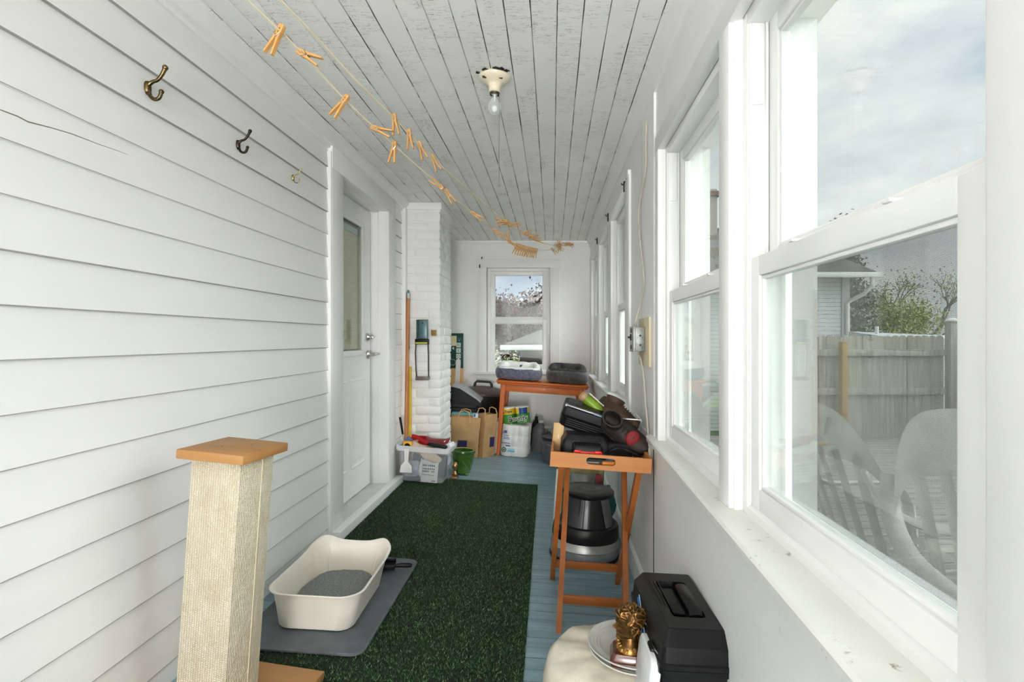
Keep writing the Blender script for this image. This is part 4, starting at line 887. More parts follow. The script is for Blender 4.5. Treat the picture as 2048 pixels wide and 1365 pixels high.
# paper towels
t = thing('paper_towel_pack', 'yellow green and blue paper towel pack lying on the white toilet paper', 'paper towel pack', floor_mx(-.40, 5.66, math.radians(-4), .332) @ RY(-9))
def pack_ring(x_, s_): return [(x_, y*s_, z*s_+.082) for y, z in [(p[0], p[1]) for p in [(q[0], q[1]) for q in rrect(.24, .164, .062, 0, 6)]]]
m = MB(); r0 = .075; GT = mat('towel_wrap_green', srgb(66, 142, 50), .35, coat=.3); YT = mat('towel_wrap_yellow', srgb(232, 196, 44), .35, coat=.3); BT = mat('towel_wrap_blue', srgb(30, 70, 140), .35, coat=.3); WT = mat('towel_wrap_white', srgb(240, 240, 236), .4)
for mi, z0, z1 in ((0, 0, .10), (1, .10, .158), (2, .158, .172)):
    m.mi = mi; m.rings([roll_ring(2, 1, .075, z0), roll_ring(2, 1, .075, z1 if mi < 2 else z1-.006)] + ([roll_ring(2, 1, .075, z1, sc=.9)] if mi == 2 else []), mi == 0, mi == 2)
m.obj('wrapped_rolls', [GT, YT, WT], t)
m = MB(); m.mi = 0; fy = -.0752
def arc(x0, x1, z0, z1, n_=8): m.grid(lambda u, v: ((lambda x_: (x_, -math.sqrt(max(1e-6, .0757**2-(x_-.075)**2)) , z0+(z1-z0)*v))(x0+(x1-x0)*u)), n_, 1)
arc(.025, .135, .095, .16, 12); m.obj('blue_panel', BT, t, recalc=False)
BL = mat('towel_black', (.015, .015, .015), .5); WH = mat('towel_letter_white', srgb(244, 244, 240), .5)
text('Bounty', .072, WH, t, Matrix.Translation((.035, -.0770, .052)) @ RY(-3) @ FACE_CAM, 'lettering_outline', .005, .95)
text('Bounty', .072, BL, t, Matrix.Translation((.035, -.0782, .052)) @ RY(-3) @ FACE_CAM, 'lettering', .0015, .95)
text('6', .05, mat('towel_maroon', srgb(96, 24, 40), .5), t, Matrix.Translation((-.115, -.0772, .128)) @ FACE_CAM, 'lettering', .001)
text('Triple', .032, mat('towel_maroon', srgb(96, 24, 40), .5), t, Matrix.Translation((-.058, -.0772, .130)) @ FACE_CAM, 'lettering', .0006)

# bottles and bucket right of the paper rolls
def jug(label, x, y, H, r, colr, cap):
    t = thing('bottle', label, 'bottle', floor_mx(x, y)); 
    m = MB(); m.lathe([(0, 0), (r*.94, 0), (r, .008), (r, H*.62), (r*.93, H*.72), (r*.5, H*.86), (r*.28, H*.9), (r*.28, H*.93), (0, H*.93)], 28); m.obj('body', mat('jug_%s' % name_n(), colr, .4), t)
    m = MB(); m.lathe([(r*.34, H*.915), (r*.34, H), (0, H)], 20); m.obj('cap', mat('jug_cap_%s' % name_n(), cap, .4), t); return t
_nn = [0]
def name_n(): _nn[0] += 1; return 'plastic_%d' % _nn[0]
jug('grey plastic jug with a pale cap behind the grey bucket', -.145, 5.92, .34, .085, srgb(104, 104, 108), srgb(196, 196, 192))
jug('dark bottle with a black cap at the wall left of the grey jug', -.20, 6.18, .34, .05, srgb(30, 30, 34), srgb(16, 16, 18))
t = thing('spray_bottle', 'smoky spray bottle with a grey trigger behind the grey bucket', 'spray bottle', floor_mx(-.045, 5.86))
m = MB(); m.lathe([(0, 0), (.045, 0), (.047, .01), (.046, .16), (.02, .22), (.014, .24), (0, .24)], 24); m.obj('body', mat('smoke_plastic', srgb(90, 92, 92), .3), t)
m = MB(); m.box((-.015, 0, .275), (.09, .026, .035), .008); m.box((-.035, 0, .245), (.012, .014, .05), .004); m.cyl((0, 0, .235), (0, 0, .262), .017); m.obj('trigger_head', mat('grey_trigger', srgb(150, 150, 146), .4), t)
t = thing('bucket', 'round dark grey plastic bucket with a black rim left of the wooden tray table', 'bucket', floor_mx(.02, 5.40))
m = MB(); m.lathe([(0, 0), (.105, 0), (.112, .008), (.138, .225), (.143, .23), (.143, .245), (.134, .245), (.128, .20), (.10, .012), (0, .012)], 44, cap=False); m.obj('pail', mat('grey_pail', srgb(92, 92, 98), .4), t)
m = MB(); m.lathe([(.1435, .232), (.147, .238), (.146, .256), (.136, .260), (.11, .254), (0, .252)], 44, cap=False); m.obj('lid', mat('black_pail_lid', srgb(36, 36, 38), .35), t)
m = MB(); m.tube([(-.146, 0, .235), (-.13, -.06, .21), (-.06, -.125, .195), (0, -.15, .19), (.06, -.125, .195), (.13, -.06, .21), (.146, 0, .235)], .003, 6); m.obj('bail', STEEL, t)
# ------------------------------------------------------------------ electrical box and cables on the window wall
t = thing('switch_box', 'old galvanised switch and outlet box mounted on a pale wooden block between the windows', 'switch box', (.452, 2.60, 1.235))
m = MB(); m.span(-.012, .0, -.145, .145, -.125, .105, .002); m.obj('backing_block', mat('bare_plywood', srgb(214, 200, 172), .7, var=.1, stretch=(1, 1, .1)), t)
m = MB(); m.span(-.062, -.012, -.048, .085, -.055, .062, .004); m.obj('steel_box', mat('dull_zinc', srgb(140, 146, 142), .45, .6, .25, 30), t)
m = MB(); m.span(-.067, -.060, -.052, .089, -.058, .065, .003); m.obj('cover_plate', STEEL, t)
m = MB(); m.box((-.074, .03, .012), (.018, .012, .010), .002); m.box((-.069, .03, .012), (.006, .02, .03), .002); m.obj('toggle', BLACKPL, t)
m = MB()
for z in (.045, -.035): m.box((-.0685, .02, z), (.004, .036, .022), .006)
m.obj('outlet_face', mat('brown_bakelite', srgb(66, 54, 44), .4), t)
m = MB()
for y, z in ((-.0485, .02), (-.0485, -.025), ):
    m.cyl((-.035, y, z), (-.035, y-.002, z), .005, None, 10)
m.obj('knockout', BLACKIRON, t)
CABLE = mat('painted_cable', srgb(182, 176, 162), .5)
o = MB().tube(spline([(.440, 2.52, 2.255), (.442, 2.545, 2.15), (.443, 2.56, 2.04), (.436, 2.72, 1.88), (.438, 2.66, 1.68), (.440, 2.585, 1.52), (.438, 2.66, 1.42), (.415, 2.68, 1.32), (.415, 2.67, 1.28)]), .0055, 8).obj('cable', CABLE)
tag(o, 'thin white-painted cable running up the wall from the switch box to the ceiling moulding', 'cable')
o = MB().tube(spline([(.418, 2.61, 1.185), (.416, 2.61, 1.165), (.425, 2.59, 1.14), (.438, 2.575, 1.05), (.442, 2.56, .95), (.443, 2.50, .83), (.444, 2.46, .70)]), .0048, 8).obj('cable', CABLE)
tag(o, 'thin white-painted cable hanging down the wall below the switch box', 'cable')
for y, z, lab in ((3.30, 2.17, 'black curtain bracket above the wall post nearest the switch box'), (4.27, 2.20, 'black curtain bracket above the middle far post of the window wall'), (5.30, 2.20, 'black curtain bracket above the farthest post of the window wall')):
    t = thing('curtain_bracket', lab, 'bracket', (.447, y, z), 'curtain brackets on the window wall')
    m = MB(); m.span(-.010, 0, -.016, .016, -.030, .030, .001); m.obj('plate', BLACKIRON, t)
    m = MB(); m.tube([(0, 0, .01), (-.02, 0, .012), (-.022, 0, .022)], .004, 6); m.obj('arm', BLACKIRON, t)
o = MB().tube([(0, 0, .04), (0, -.012, .03), (0, -.014, .0), (0, 0, -.006)], .007, 6).obj('nail', BLACKIRON); o.matrix_world = Matrix.Translation((-.84, YB-.004, 2.18)); tag(o, 'black nail standing above the left end of the back window head', 'nail')
o = MB().tube([(0, 0, .02), (0, -.03, .0), (.004, -.03, -.02)], .008, 6).obj('curtain_hook', BLACKIRON); o.matrix_world = Matrix.Translation((-.862, YB-.026, 2.105)); tag(o, 'small black hook on the left end of the back window head board', 'hook')

# ------------------------------------------------------------------ folding tray table
PINEW = lambda ax: wood('tray_wood_%d' % ax, srgb(190, 122, 54), srgb(158, 92, 34), .5, ax, 12, 0)
LEGW = lambda ax: wood('leg_wood_%d' % ax, srgb(172, 98, 40), srgb(138, 72, 26), .5, ax, 12, 0)
trM = floor_mx(.165, 2.58, math.radians(-1.2)); trt = thing('tray_table', 'folding wooden tray table on crossed legs against the window wall', 'tray table', trM)
W2, D2, ZB, ZT = .218, .26, .688, .752
def slot_front(y0, y1, nm):
    m = MB(); pts = []; hw, hr, zc = .063, .015, ZB+.036
    for i in range(13): a = -PI/2 + PI*i/12; pts.append((hw-hr+hr*math.cos(a)+.0, zc+hr*math.sin(a)))
    for i in range(13): a = PI/2 + PI*i/12; pts.append((-hw+hr+hr*math.cos(a), zc+hr*math.sin(a)))
    n_ = len(pts)
    outer = []
    for (x_, z) in pts:
        a = math.atan2(z-zc, x_); dx, dz = math.cos(a), math.sin(a)
        s_ = min((W2/abs(dx)) if abs(dx) > 1e-6 else 1e9, ((ZT-zc if dz > 0 else zc-ZB)/abs(dz)) if abs(dz) > 1e-6 else 1e9); outer.append((dx*s_, zc+dz*s_))
    corners = [(W2, ZT), (-W2, ZT), (-W2, ZB), (W2, ZB)]
    for c in corners:                                            # snap the nearest outer points to the corners
        k = min(range(n_), key=lambda i: (outer[i][0]-c[0])**2+(outer[i][1]-c[1])**2); outer[k] = c
    R = lambda P, y: [(x_, y, z) for x_, z in P]
    m.rings([R(outer, y0), R(outer, y1), R(pts, y1), R(pts, y0)], closed=True); return m.obj(nm, PINEW(0), trt, smooth=False)
slot_front(-D2, -D2+.013, 'front_panel'); slot_front(D2-.013, D2, 'back_panel')
m = MB(); m.span(-W2, -W2+.012, -D2+.013, D2-.013, ZB, ZT, .002); m.obj('side_panel', PINEW(1), trt)
m = MB(); m.span(W2-.012, W2, -D2+.013, D2-.013, ZB, ZT, .002); m.obj('side_panel', PINEW(1), trt)
m = MB(); m.span(-W2+.005, W2-.005, -D2+.006, D2-.006, ZB+.004, ZB+.012); m.obj('tray_bottom', PINEW(1), trt)
def xleg(x_, yf, yt, w_=.020, th=.036):
    m = MB(); p0, p1 = Vector((x_, yf, 0)), Vector((x_, yt, ZB+.002)); d = (p1-p0); n_ = Vector((0, -d.z, d.y)).normalized()*th/2
    k = th/2*abs(d.length/d.z)
    m.rings([[(x_-w_/2, yf-k, 0), (x_+w_/2, yf-k, 0), (x_+w_/2, yf+k, 0), (x_-w_/2, yf+k, 0)], [(x_-w_/2, yt-k, ZB), (x_+w_/2, yt-k, ZB), (x_+w_/2, yt+k, ZB), (x_-w_/2, yt+k, ZB)]])
    return m.obj('leg', LEGW(2), trt, smooth=False)
for sx in (-1, 1): xleg(sx*.168+.0, .215, -.235, .024); xleg(sx*.143+.012, -.285, .225, .024)
def bar(y, z, hw, nm, x_=0): m = MB(); m.box((x_, y, z), (hw*2, .018, .036), .002); m.obj(nm, LEGW(0), trt)
bar(.215-.45*.105/ZB, .105, .158, 'stretcher'); bar(-.285+.51*.10/ZB, .10, .135, 'stretcher', .012)
m = MB()
for sx in (-1, 1): m.cyl((sx*.150, -.012, .336), (sx*.185, -.012, .336), .005, None, 10)
m.obj('pivot_bolt', BLACKIRON, trt)

def on_tray(name, label, cat, lx, ly, lz, rot=None, group=None): return thing(name, label, cat, trM @ Matrix.Translation((lx, ly, ZB+.012+lz)) @ (rot or Matrix()), group)
# charger block and red battery tray
t = on_tray('battery_charger', 'black tool charger block lying on the tray under the black case', 'charger', -.065, -.05, 0, RZ(3))
m = MB(); m.rings([rrect(.22, .16, .02, 0), rrect(.22, .16, .02, .07), rrect(.18, .12, .02, .105)]); m.obj('housing', BLACKPL, t)
m = MB()
for i in range(9): m.box((-.06+i*.015, -.0835, .06), (.005, .012, .05), .001)
m.obj('vent_rib', DARKPL, t)
t = on_tray('bit_set_case', 'small black tool case with a bright red front latch strip in the tray', 'tool case', -.058, -.175, .028, RZ(2))
m = MB(); m.rings([rrect(.128, .09, .012, 0), rrect(.132, .094, .014, .01), rrect(.132, .094, .014, .042), rrect(.12, .08, .012, .052)]); m.obj('case', BLACKPL, t)
m = MB(); m.box((0, -.048, .020), (.126, .008, .015), .003); m.box((-.045, -.049, .026), (.03, .008, .012), .003); m.box((.045, -.049, .026), (.03, .008, .012), .003); m.obj('latch_strip', mat('bright_red', srgb(232, 30, 28), .35), t)
m = MB()
for i in range(12): m.box((-.03+i*.0055, -.0525, .013), (.003, .001, .005))
m.obj('moulded_marks', BLACKPL, t)
t = on_tray('flat_tool_case', 'flat clear-topped black case under the red-latched tool case', 'tool case', -.062, -.178, 0, RZ(2))
m = MB(); m.rings([rrect(.165, .11, .012, 0), rrect(.165, .11, .012, .018), rrect(.15, .098, .01, .027)]); m.obj('case', DARKPL, t)
m = MB(); m.box((-.03, -.0555, .012), (.04, .002, .008)); m.obj('red_label', mat('bright_red', srgb(232, 30, 28), .35), t)
m = MB(); m.box((.025, -.0555, .012), (.06, .002, .006)); m.obj('grey_label', mat('grey_label', srgb(130, 124, 120), .5), t)
# black case tipped on top of the pile
t = on_tray('drill_case', 'big black hard case with a silver lid edge tipped on top of the tray pile', 'case', -.055, .075, .165, RY(14) @ RX(8))
m = MB(); m.rings([[(x_, -.07+y, z) for x_, z, y in [(p[0], p[1], 0) for p in rrect(w_, h_, .016, 0)]] if False else [(p[0], p[1], z) for p in rrect(w_, d_, .018, 0)] for w_, d_, z in ((.235, .17, -.058), (.25, .185, -.048), (.25, .185, -.004), (.255, .19, 0))]); m.obj('lower_shell', BLACKPL, t)
m = MB(); m.rings([[(p[0], p[1], z) for p in rrect(w_, d_, .018, 0)] for w_, d_, z in ((.255, .19, .003), (.255, .19, .014), (.25, .185, .040), (.225, .16, .048))]); m.obj('upper_shell', BLACKPL, t)
m = MB()
for i in range(4): m.box((0, -.0915, -.012-i*.010), (.19, .006, .004), .001)
m.obj('moulded_ribs', DARKPL, t)
m = MB(); m.box((0, -.075, .047), (.235, .022, .006), .002); m.box((-.118, -.078, .046), (.012, .03, .012), .003); m.box((.118, -.078, .046), (.012, .03, .012), .003); m.obj('silver_edge', mat('silver_edge', srgb(150, 154, 160), .3, .7), t)
m = MB(); m.box((.045, -.0862, .045), (.05, .002, .006)); m.obj('label', mat('case_label', srgb(120, 150, 190), .4), t)
# boots and shoes
def shoe(name, label, cat, mx, L, Wd, H, upper, sole, shaft=0, lace=None, grp=None):
    t = thing(name, label, cat, mx, grp)
    def out(y): 
        f = (y+L/2)/L; return Wd*(.40+.16*math.sin(min(1, f*1.15)*PI*.92)+.06*f)*(1 if f < .86 else math.sqrt(max(.02, 1-((f-.86)/.15)**2)))*(1 if f > .08 else math.sqrt(max(.05, 1-((.08-f)/.09)**2)))
    ys = [-L/2+L*i/16 for i in range(17)]
    def ring(k, z, dz=0): return [(out(y)*k, y, z) for y in ys] + [(-out(y)*k, y, z) for y in reversed(ys)]
    m = MB(); m.rings([ring(1, 0), ring(1.06, .006), ring(1.06, .022)]); m.obj('sole', sole, t)
    m = MB(); R = []
    for i in range(17):
        y = ys[i]; f = i/16; hh = H*(1.0 if f < .35 else 1.0-.62*((f-.35)/.65)**.8); ww = out(y)*1.0
        R.append([(ww*math.cos(a)*(1 if math.sin(a) < .3 else .92), y, .02+hh*max(0, math.sin(a))**.7) for a in np.linspace(0, PI, 12)])
    m.rings(R); m.obj('upper', upper, t)
    if shaft:
        m = MB(); m.rings([[(Wd*.40*k*math.cos(a), -L*.24+Wd*.52*k*math.sin(a)-z*.06, z) for a in np.linspace(0, 2*PI, 21)[:-1]] for k, z in ((1, H*.55), (.98, H), (1.02, H+shaft*.7), (1.1, H+shaft), (.92, H+shaft), (.82, H*.9))], True, True); m.obj('ankle_shaft', upper, t)
    if lace:
        m = MB()
        for k in range(5):
            y = -L*.10+k*L*.07; z = .024+H*(1.0-.62*max(0, ((y/L+.5)-.35)/.65)**.8); m.tube([(-Wd*.16, y, z-.006), (0, y+.006, z+.003), (Wd*.16, y, z-.006)], .003, 6)
        m.obj('lace', lace, t)
    return t
LEATH = mat('brown_leather', srgb(70, 50, 36), .6, var=.3, vs=20, bump=.3); LEATHG = mat('dusty_olive_leather', srgb(70, 62, 42), .75, var=.3, vs=20, bump=.3); GUMS = mat('tan_rubber', srgb(92, 74, 52), .7); DKSOLE = mat('dark_rubber', srgb(40, 34, 30), .7); LACE = mat('dark_lace', srgb(52, 44, 34), .8)
shoe('hiking_boot', 'brown leather hiking boot lying uppermost and pointing right in the wire basket', 'boot', trM @ Matrix.Translation((.105, .12, ZB+.165)) @ RY(24) @ RZ(-84) @ RY(-18), .205, .09, .062, LEATH, GUMS, .03, LACE, 'boots in the wire basket')
shoe('hiking_boot', 'dusty olive hiking boot tipped on its side left of the uppermost brown boot', 'boot', trM @ Matrix.Translation((.035, .205, ZB+.17)) @ RZ(-60) @ RX(68), .19, .085, .055, LEATHG, DKSOLE, 0, LACE, 'boots in the wire basket')
shoe('work_boot', 'dark work boot with a red patch lying sideways at the right end of the tray', 'boot', trM @ Matrix.Translation((.125, -.03, ZB+.115)) @ RZ(-115) @ RX(-28) @ RY(60), .25, .09, .075, mat('dark_boot_leather', srgb(44, 38, 34), .65, var=.3, bump=.3), DKSOLE, .06, LACE)
o = MB().sphere((0, 0, 0), (.034, .012, .037), 20).obj('red_ball', mat('dark_red_rubber', srgb(126, 22, 26), .6)); o.matrix_world = trM @ Matrix.Translation((.150, -.104, ZB+.118)) @ RY(12); tag(o, 'dull red rubber disc among the boots at the right of the tray', 'disc')
t = thing('green_trowel', 'bright green and cream garden scoop sticking up left of the boots', 'garden scoop', trM @ Matrix.Translation((-.030, .12, ZB+.235)) @ RY(-52) @ RZ(8))
m = MB(); m.rings([[(.026*k*math.cos(a), .030*k*math.sin(a)-.0, z) for a in np.linspace(0, 2*PI, 17)[:-1]] for k, z in ((.5, -.13), (1, -.10), (1.05, -.02), (.95, .035), (.8, .05))]); m.obj('green_body', mat('lime_plastic', srgb(126, 158, 44), .4, var=.15), t)
m = MB(); m.rings([[(.024*k*math.cos(a), .028*k*math.sin(a), z) for a in np.linspace(0, 2*PI, 17)[:-1]] for k, z in ((.95, .048), (1.08, .056), (1.05, .07), (.6, .078))]); m.obj('tan_rim', mat('tan_rim', srgb(186, 150, 116), .5), t)
m = MB(); m.box((.030, 0, -.03), (.006, .05, .16), .002); m.obj('cream_edge', mat('cream_edge', srgb(226, 216, 200), .5), t)
# wire basket
t = thing('wire_basket', 'thin chrome wire basket holding boots at the back of the tray by the wall', 'wire basket', trM @ Matrix.Translation((.068, .15, ZB+.020)))
CHROME = mat('chrome_wire', (.7, .7, .7), .18, 1); hx, hy = .140, .10
m = MB()
for z in (.165, .005): m.tube([(-hx, -hy, z), (hx, -hy, z), (hx, hy, z), (-hx, hy, z)], .0042 if z > .1 else .0022, 6, True)
m.obj('rim_wire', CHROME, t)
m = MB()
for k in range(9):
    x_ = -hx+2*hx*k/8; m.tube([(x_, -hy, .165), (x_, -hy, .005), (x_, hy, .005), (x_, hy, .165)], .0012, 5)
for k in range(1, 5):
    y = -hy+2*hy*k/5; m.tube([(-hx, y, .165), (-hx, y, .005), (hx, y, .005), (hx, y, .165)], .0012, 5)
m.obj('mesh_wires', CHROME, t)
# loose cords and grips in the tray
for i, (P, lab, cc) in enumerate((([(.0, -.20, .006), (.05, -.215, .012), (.10, -.19, .03), (.15, -.205, .018), (.19, -.16, .012), (.16, -.10, .03)], 'black power cord coiled along the front right of the tray', srgb(16, 16, 18)),
        ([(.03, -.13, .03), (.07, -.15, .06), (.12, -.12, .055), (.17, -.15, .04), (.195, -.10, .02)], 'second black cord looped over the dark work boot', srgb(22, 22, 24)))):
    o = MB().tube(spline(P), .006, 8).obj('power_cord', mat('cord_black_%d' % i, cc, .5)); o.matrix_world = trM @ Matrix.Translation((0, 0, ZB+.014)); tag(o, lab, 'cord')
o = MB().box((0, 0, 0), (.09, .03, .02), .008).obj('pliers_grip', mat('orange_grip', srgb(186, 116, 40), .5)); o.matrix_world = trM @ Matrix.Translation((.05, -.222, ZB+.024)) @ RZ(10); tag(o, 'orange tool grip lying at the front of the tray behind the handle slot', 'tool')
o = MB().box((0, 0, 0), (.07, .028, .024), .008).obj('blue_grip', mat('blue_grip', srgb(50, 84, 130), .5)); o.matrix_world = trM @ Matrix.Translation((.06, -.19, ZB+.03)) @ RZ(-14); tag(o, 'blue tool grip between the cords in the tray', 'tool')
o = MB().box((0, 0, .055), (.16, .12, .085), .02).jitter(.01, 20, 3).obj('tool_bag', mat('black_nylon', srgb(20, 20, 22), .8, bump=.4)); o.matrix_world = trM @ Matrix.Translation((.075, -.055, ZB-.005)); tag(o, 'dark nylon tool bag under the boots in the tray', 'tool bag')
o = MB().box((0, 0, 0), (.05, .02, .13), .003).obj('wood_offcut', wood('offcut_wood', srgb(210, 176, 124), srgb(180, 140, 86), .6, 2)); o.matrix_world = trM @ Matrix.Translation((-.19, .0, ZB+.085)) @ RX(-5); tag(o, 'pale wooden offcut upright at the left inside edge of the tray', 'wood block')

# ------------------------------------------------------------------ round step stool and the things behind it
t = thing('step_stool', 'round rolling step stool with black treads and a silver skirt under the tray table', 'step stool', floor_mx(.185, 3.14))
STOOLG = mat('stool_grey', srgb(150, 152, 154), .4, .1, .1); RUBBER = mat('black_rubber_tread', srgb(22, 22, 23), .32, bump=.15, bs=120)
m = MB(); m.lathe([(.0, .02), (.195, .02), (.20, .03), (.197, .07), (.2005, .075), (.197, .08), (.188, .125), (.17, .13)], 64, cap=False); m.obj('skirt', mat('brushed_skirt', srgb(176, 178, 178), .32, .75, .08), t)
m = MB(); m.lathe([(.200, .0), (.204, .008), (.202, .022), (.190, .022)], 56, cap=False); m.obj('bottom_bumper', RUBBER, t)
m = MB(); m.lathe([(.192, .118), (.195, .125), (.190, .180), (.182, .196), (.165, .200), (.13, .190)], 64, cap=False); m.obj('lower_tread', RUBBER, t)
m = MB(); m.lathe([(.16, .188), (.155, .195), (.118, .355), (.11, .36)], 64, cap=False); m.obj('column', mat('stool_dark_metal', srgb(66, 66, 68), .12, .9, .05), t)
m = MB(); 
def panel(u, v): a = math.radians(-58+36*u*(1-.25*v)+8*v); r = .157-.036*(1-v) if False else .119+.037*v; z = .353-.156*v; return ((r+.002)*math.cos(a), (r+.002)*math.sin(a), z)
m.grid(panel, 10, 6); bmesh.ops.solidify(m.bm, geom=m.bm.faces[:], thickness=.002); m.obj('side_panel', STOOLG, t)
m = MB(); m.lathe([(.118, .345), (.146, .356), (.151, .364), (.150, .378), (.140, .384), (.06, .385), (.055, .383), (.03, .383), (.02, .385), (0, .385)], 64, cap=False); m.obj('top_tread', RUBBER, t)
for k in range(3):
    a = 2*PI*k/3+.6; m = MB(); m.sphere((.15*math.cos(a), .15*math.sin(a), .018), .016, 12); m.obj('caster', BLACKIRON, t)
OLIVE = wood('olive_painted_wood', srgb(128, 122, 78), srgb(104, 98, 60), .55, 2)
t = thing('wooden_stool', 'olive painted wooden stool standing behind the round step stool', 'stool', floor_mx(.18, 3.62))
for sx in (-1, 1):
    for sy in (-1, 1): m = MB(); m.box((sx*.115, sy*.10, .215), (.034, .034, .43), .003); m.obj('leg', OLIVE, t)
m = MB(); m.box((0, 0, .44), (.29, .25, .022), .004); m.obj('seat', OLIVE, t)
for z in (.395, .14): m = MB(); m.box((0, -.10, z), (.20, .018, .045), .002); m.obj('rail', OLIVE, t)
PBAG = mat('clear_bag', srgb(206, 208, 212), .25, var=.12, bump=.5, bs=30)
def soft_bag(name, label, cat, mx, r, mt, seed, amp=.03):
    m = MB(); m.sphere((0, 0, r[2]), r, 26); m.jitter(amp, 9, seed); m.jitter(amp*.35, 30, seed+3)
    o = m.obj(name, mt); o.matrix_world = mx; return tag(o, label, cat)
soft_bag('plastic_bag', 'crinkled clear white plastic bag inside the olive stool frame', 'plastic bag', floor_mx(.19, 3.64, 0, .22), (.09, .08, .085), PBAG, 3)
soft_bag('cloth_bag', 'teal cloth bundle between the stools and the window wall', 'cloth', floor_mx(.325, 3.36, 0, .10), (.05, .07, .12), mat('teal_cloth', srgb(54, 116, 128), .8, bump=.3), 6)
t = thing('milk_carton', 'white and blue carton standing left of the olive stool', 'carton', floor_mx(.03, 3.55))
m = MB(); m.box((0, 0, .19), (.055, .055, .38), .004); m.obj('carton', mat('carton_white2', srgb(224, 228, 230), .5), t)
m = MB(); m.box((.012, -.0285, .30), (.02, .002, .12)); m.obj('print', mat('carton_blue2', srgb(50, 110, 190), .5), t)
o = MB().box((0, 0, 0), (.04, .03, .06), .008).jitter(.006, 30, 1).obj('red_pouch', mat('maroon_cloth', srgb(140, 50, 66), .7)); o.matrix_world = floor_mx(.27, 3.44, 0, .36); tag(o, 'small maroon pouch on the teal cloth bundle', 'pouch')

# ------------------------------------------------------------------ foreground group by the window wall
t = thing('storage_crate', 'plain grey crate carrying the black toolbox', 'crate', floor_mx(.368, 1.57, math.radians(2.2), .03))
m = MB(); m.rings([rrect(.125, .34, .02, 0), rrect(.13, .36, .02, .255), rrect(.12, .35, .018, .255), rrect(.11, .325, .015, .01)]); m.obj('crate_body', mat('crate_grey', srgb(110, 112, 116), .6), t)
m = MB(); m.box((0, 0, .262), (.13, .36, .012), .004); m.obj('crate_lid', mat('crate_grey', srgb(110, 112, 116), .6), t)
tbM = floor_mx(.333, 1.565, math.radians(2.2), .299)
t = thing('toolbox', 'black plastic toolbox with a recessed lid handle against the window wall', 'toolbox', tbM)
TBP = mat('toolbox_black', (.008, .008, .0088), .36, spec=.22, var=.2, vs=30, bump=.22, bs=420)
m = MB(); m.rings([rrect(.165, .37, .018, 0), rrect(.178, .385, .02, .105), rrect(.196, .402, .022, .108), rrect(.198, .404, .022, .122)]); m.obj('body', TBP, t)
m = MB(); m.rings([rrect(.200, .406, .022, .124), rrect(.202, .408, .022, .136), rrect(.192, .398, .020, .139), rrect(.188, .392, .016, .178), rrect(.150, .335, .008, .212), rrect(.144, .329, .006, .213)], True, False)
m.rings([rrect(.144, .329, .006, .213), rrect(.092, .215, .012, .213), rrect(.088, .211, .012, .196)], False, True)
m.obj('lid', TBP, t, ang=24)
m = MB(); m.tube([(.024, -.085, .204), (.024, -.07, .214), (.024, .07, .214), (.024, .085, .204)], [.010, .0105, .0105, .010], 10, flat=1.9); m.box((-.018, 0, .203), (.036, .15, .006), .002); m.obj('handle', TBP, t)
m = MB()
for k in range(3): m.box((-.040-.011*k, .03, .2135), (.004, .15, .003), .001)
m.obj('ribs', TBP, t)
m = MB(); m.box((-.1035, .03, .125), (.014, .05, .062), .005); m.box((-.108, .03, .108), (.012, .04, .018), .004); m.obj('latch', BLACKPL, t)
m = MB(); m.box((-.1035, -.12, .118), (.014, .045, .05), .005); m.obj('latch', BLACKPL, t)

# round bag on the floor, plates and bust
SACK = mat('thin_white_plastic', srgb(222, 214, 198), .3, var=.10, vs=12, bump=.6, bs=34, coat=.3)
m = MB(); R = []; rr = random.Random(9)
for z, k in ((0, .86), (.01, .93), (.10, 1.0), (.20, 1.0), (.255, .965), (.278, .86), (.286, .6), (.287, .25), (.287, .02)):
    R.append([(min(.105, .232*k*math.cos(a))*(1+.02*math.sin(3*a+1)+.008*math.sin(7*a)), .235*k*math.sin(a)*(1+.015*math.sin(5*a)), z+.004*math.sin(9*a)*(k > .5)) for a in np.linspace(0, 2*PI, 73)[:-1]])
m.rings(R); m.jitter(.007, 11, 2); m.jitter(.005, 34, 4)
o = m.obj('plastic_sack', SACK, ang=70); o.matrix_world = floor_mx(.190, 1.64, 0, .01); tag(o, 'bulging off-white plastic sack on the floor carrying the grey dinner plates', 'sack')
STONE = mat('grey_stoneware', srgb(196, 196, 192), .22, var=.03, coat=.5)
def plate(label, x, y, up):
    t = thing('dinner_plate', label, 'plate', floor_mx(x, y, 0, up), 'dinner plates on the plastic sack')
    m = MB(); m.lathe([(0, 0), (.075, 0), (.08, .002), (.12, .011), (.134, .016), (.1365, .019), (.135, .021), (.128, .020), (.126, .0185), (.119, .0185), (.117, .016), (.109, .0155), (.107, .013), (.100, .0125), (.097, .009), (.088, .006), (.05, .005), (0, .005)], 72, cap=False); m.obj('plate', STONE, t); return t
plate('upper grey ringed dinner plate carrying the bronze bust', .222, 1.645, .310)
plate('lower grey ringed dinner plate under the other plate', .226, 1.638, .298)
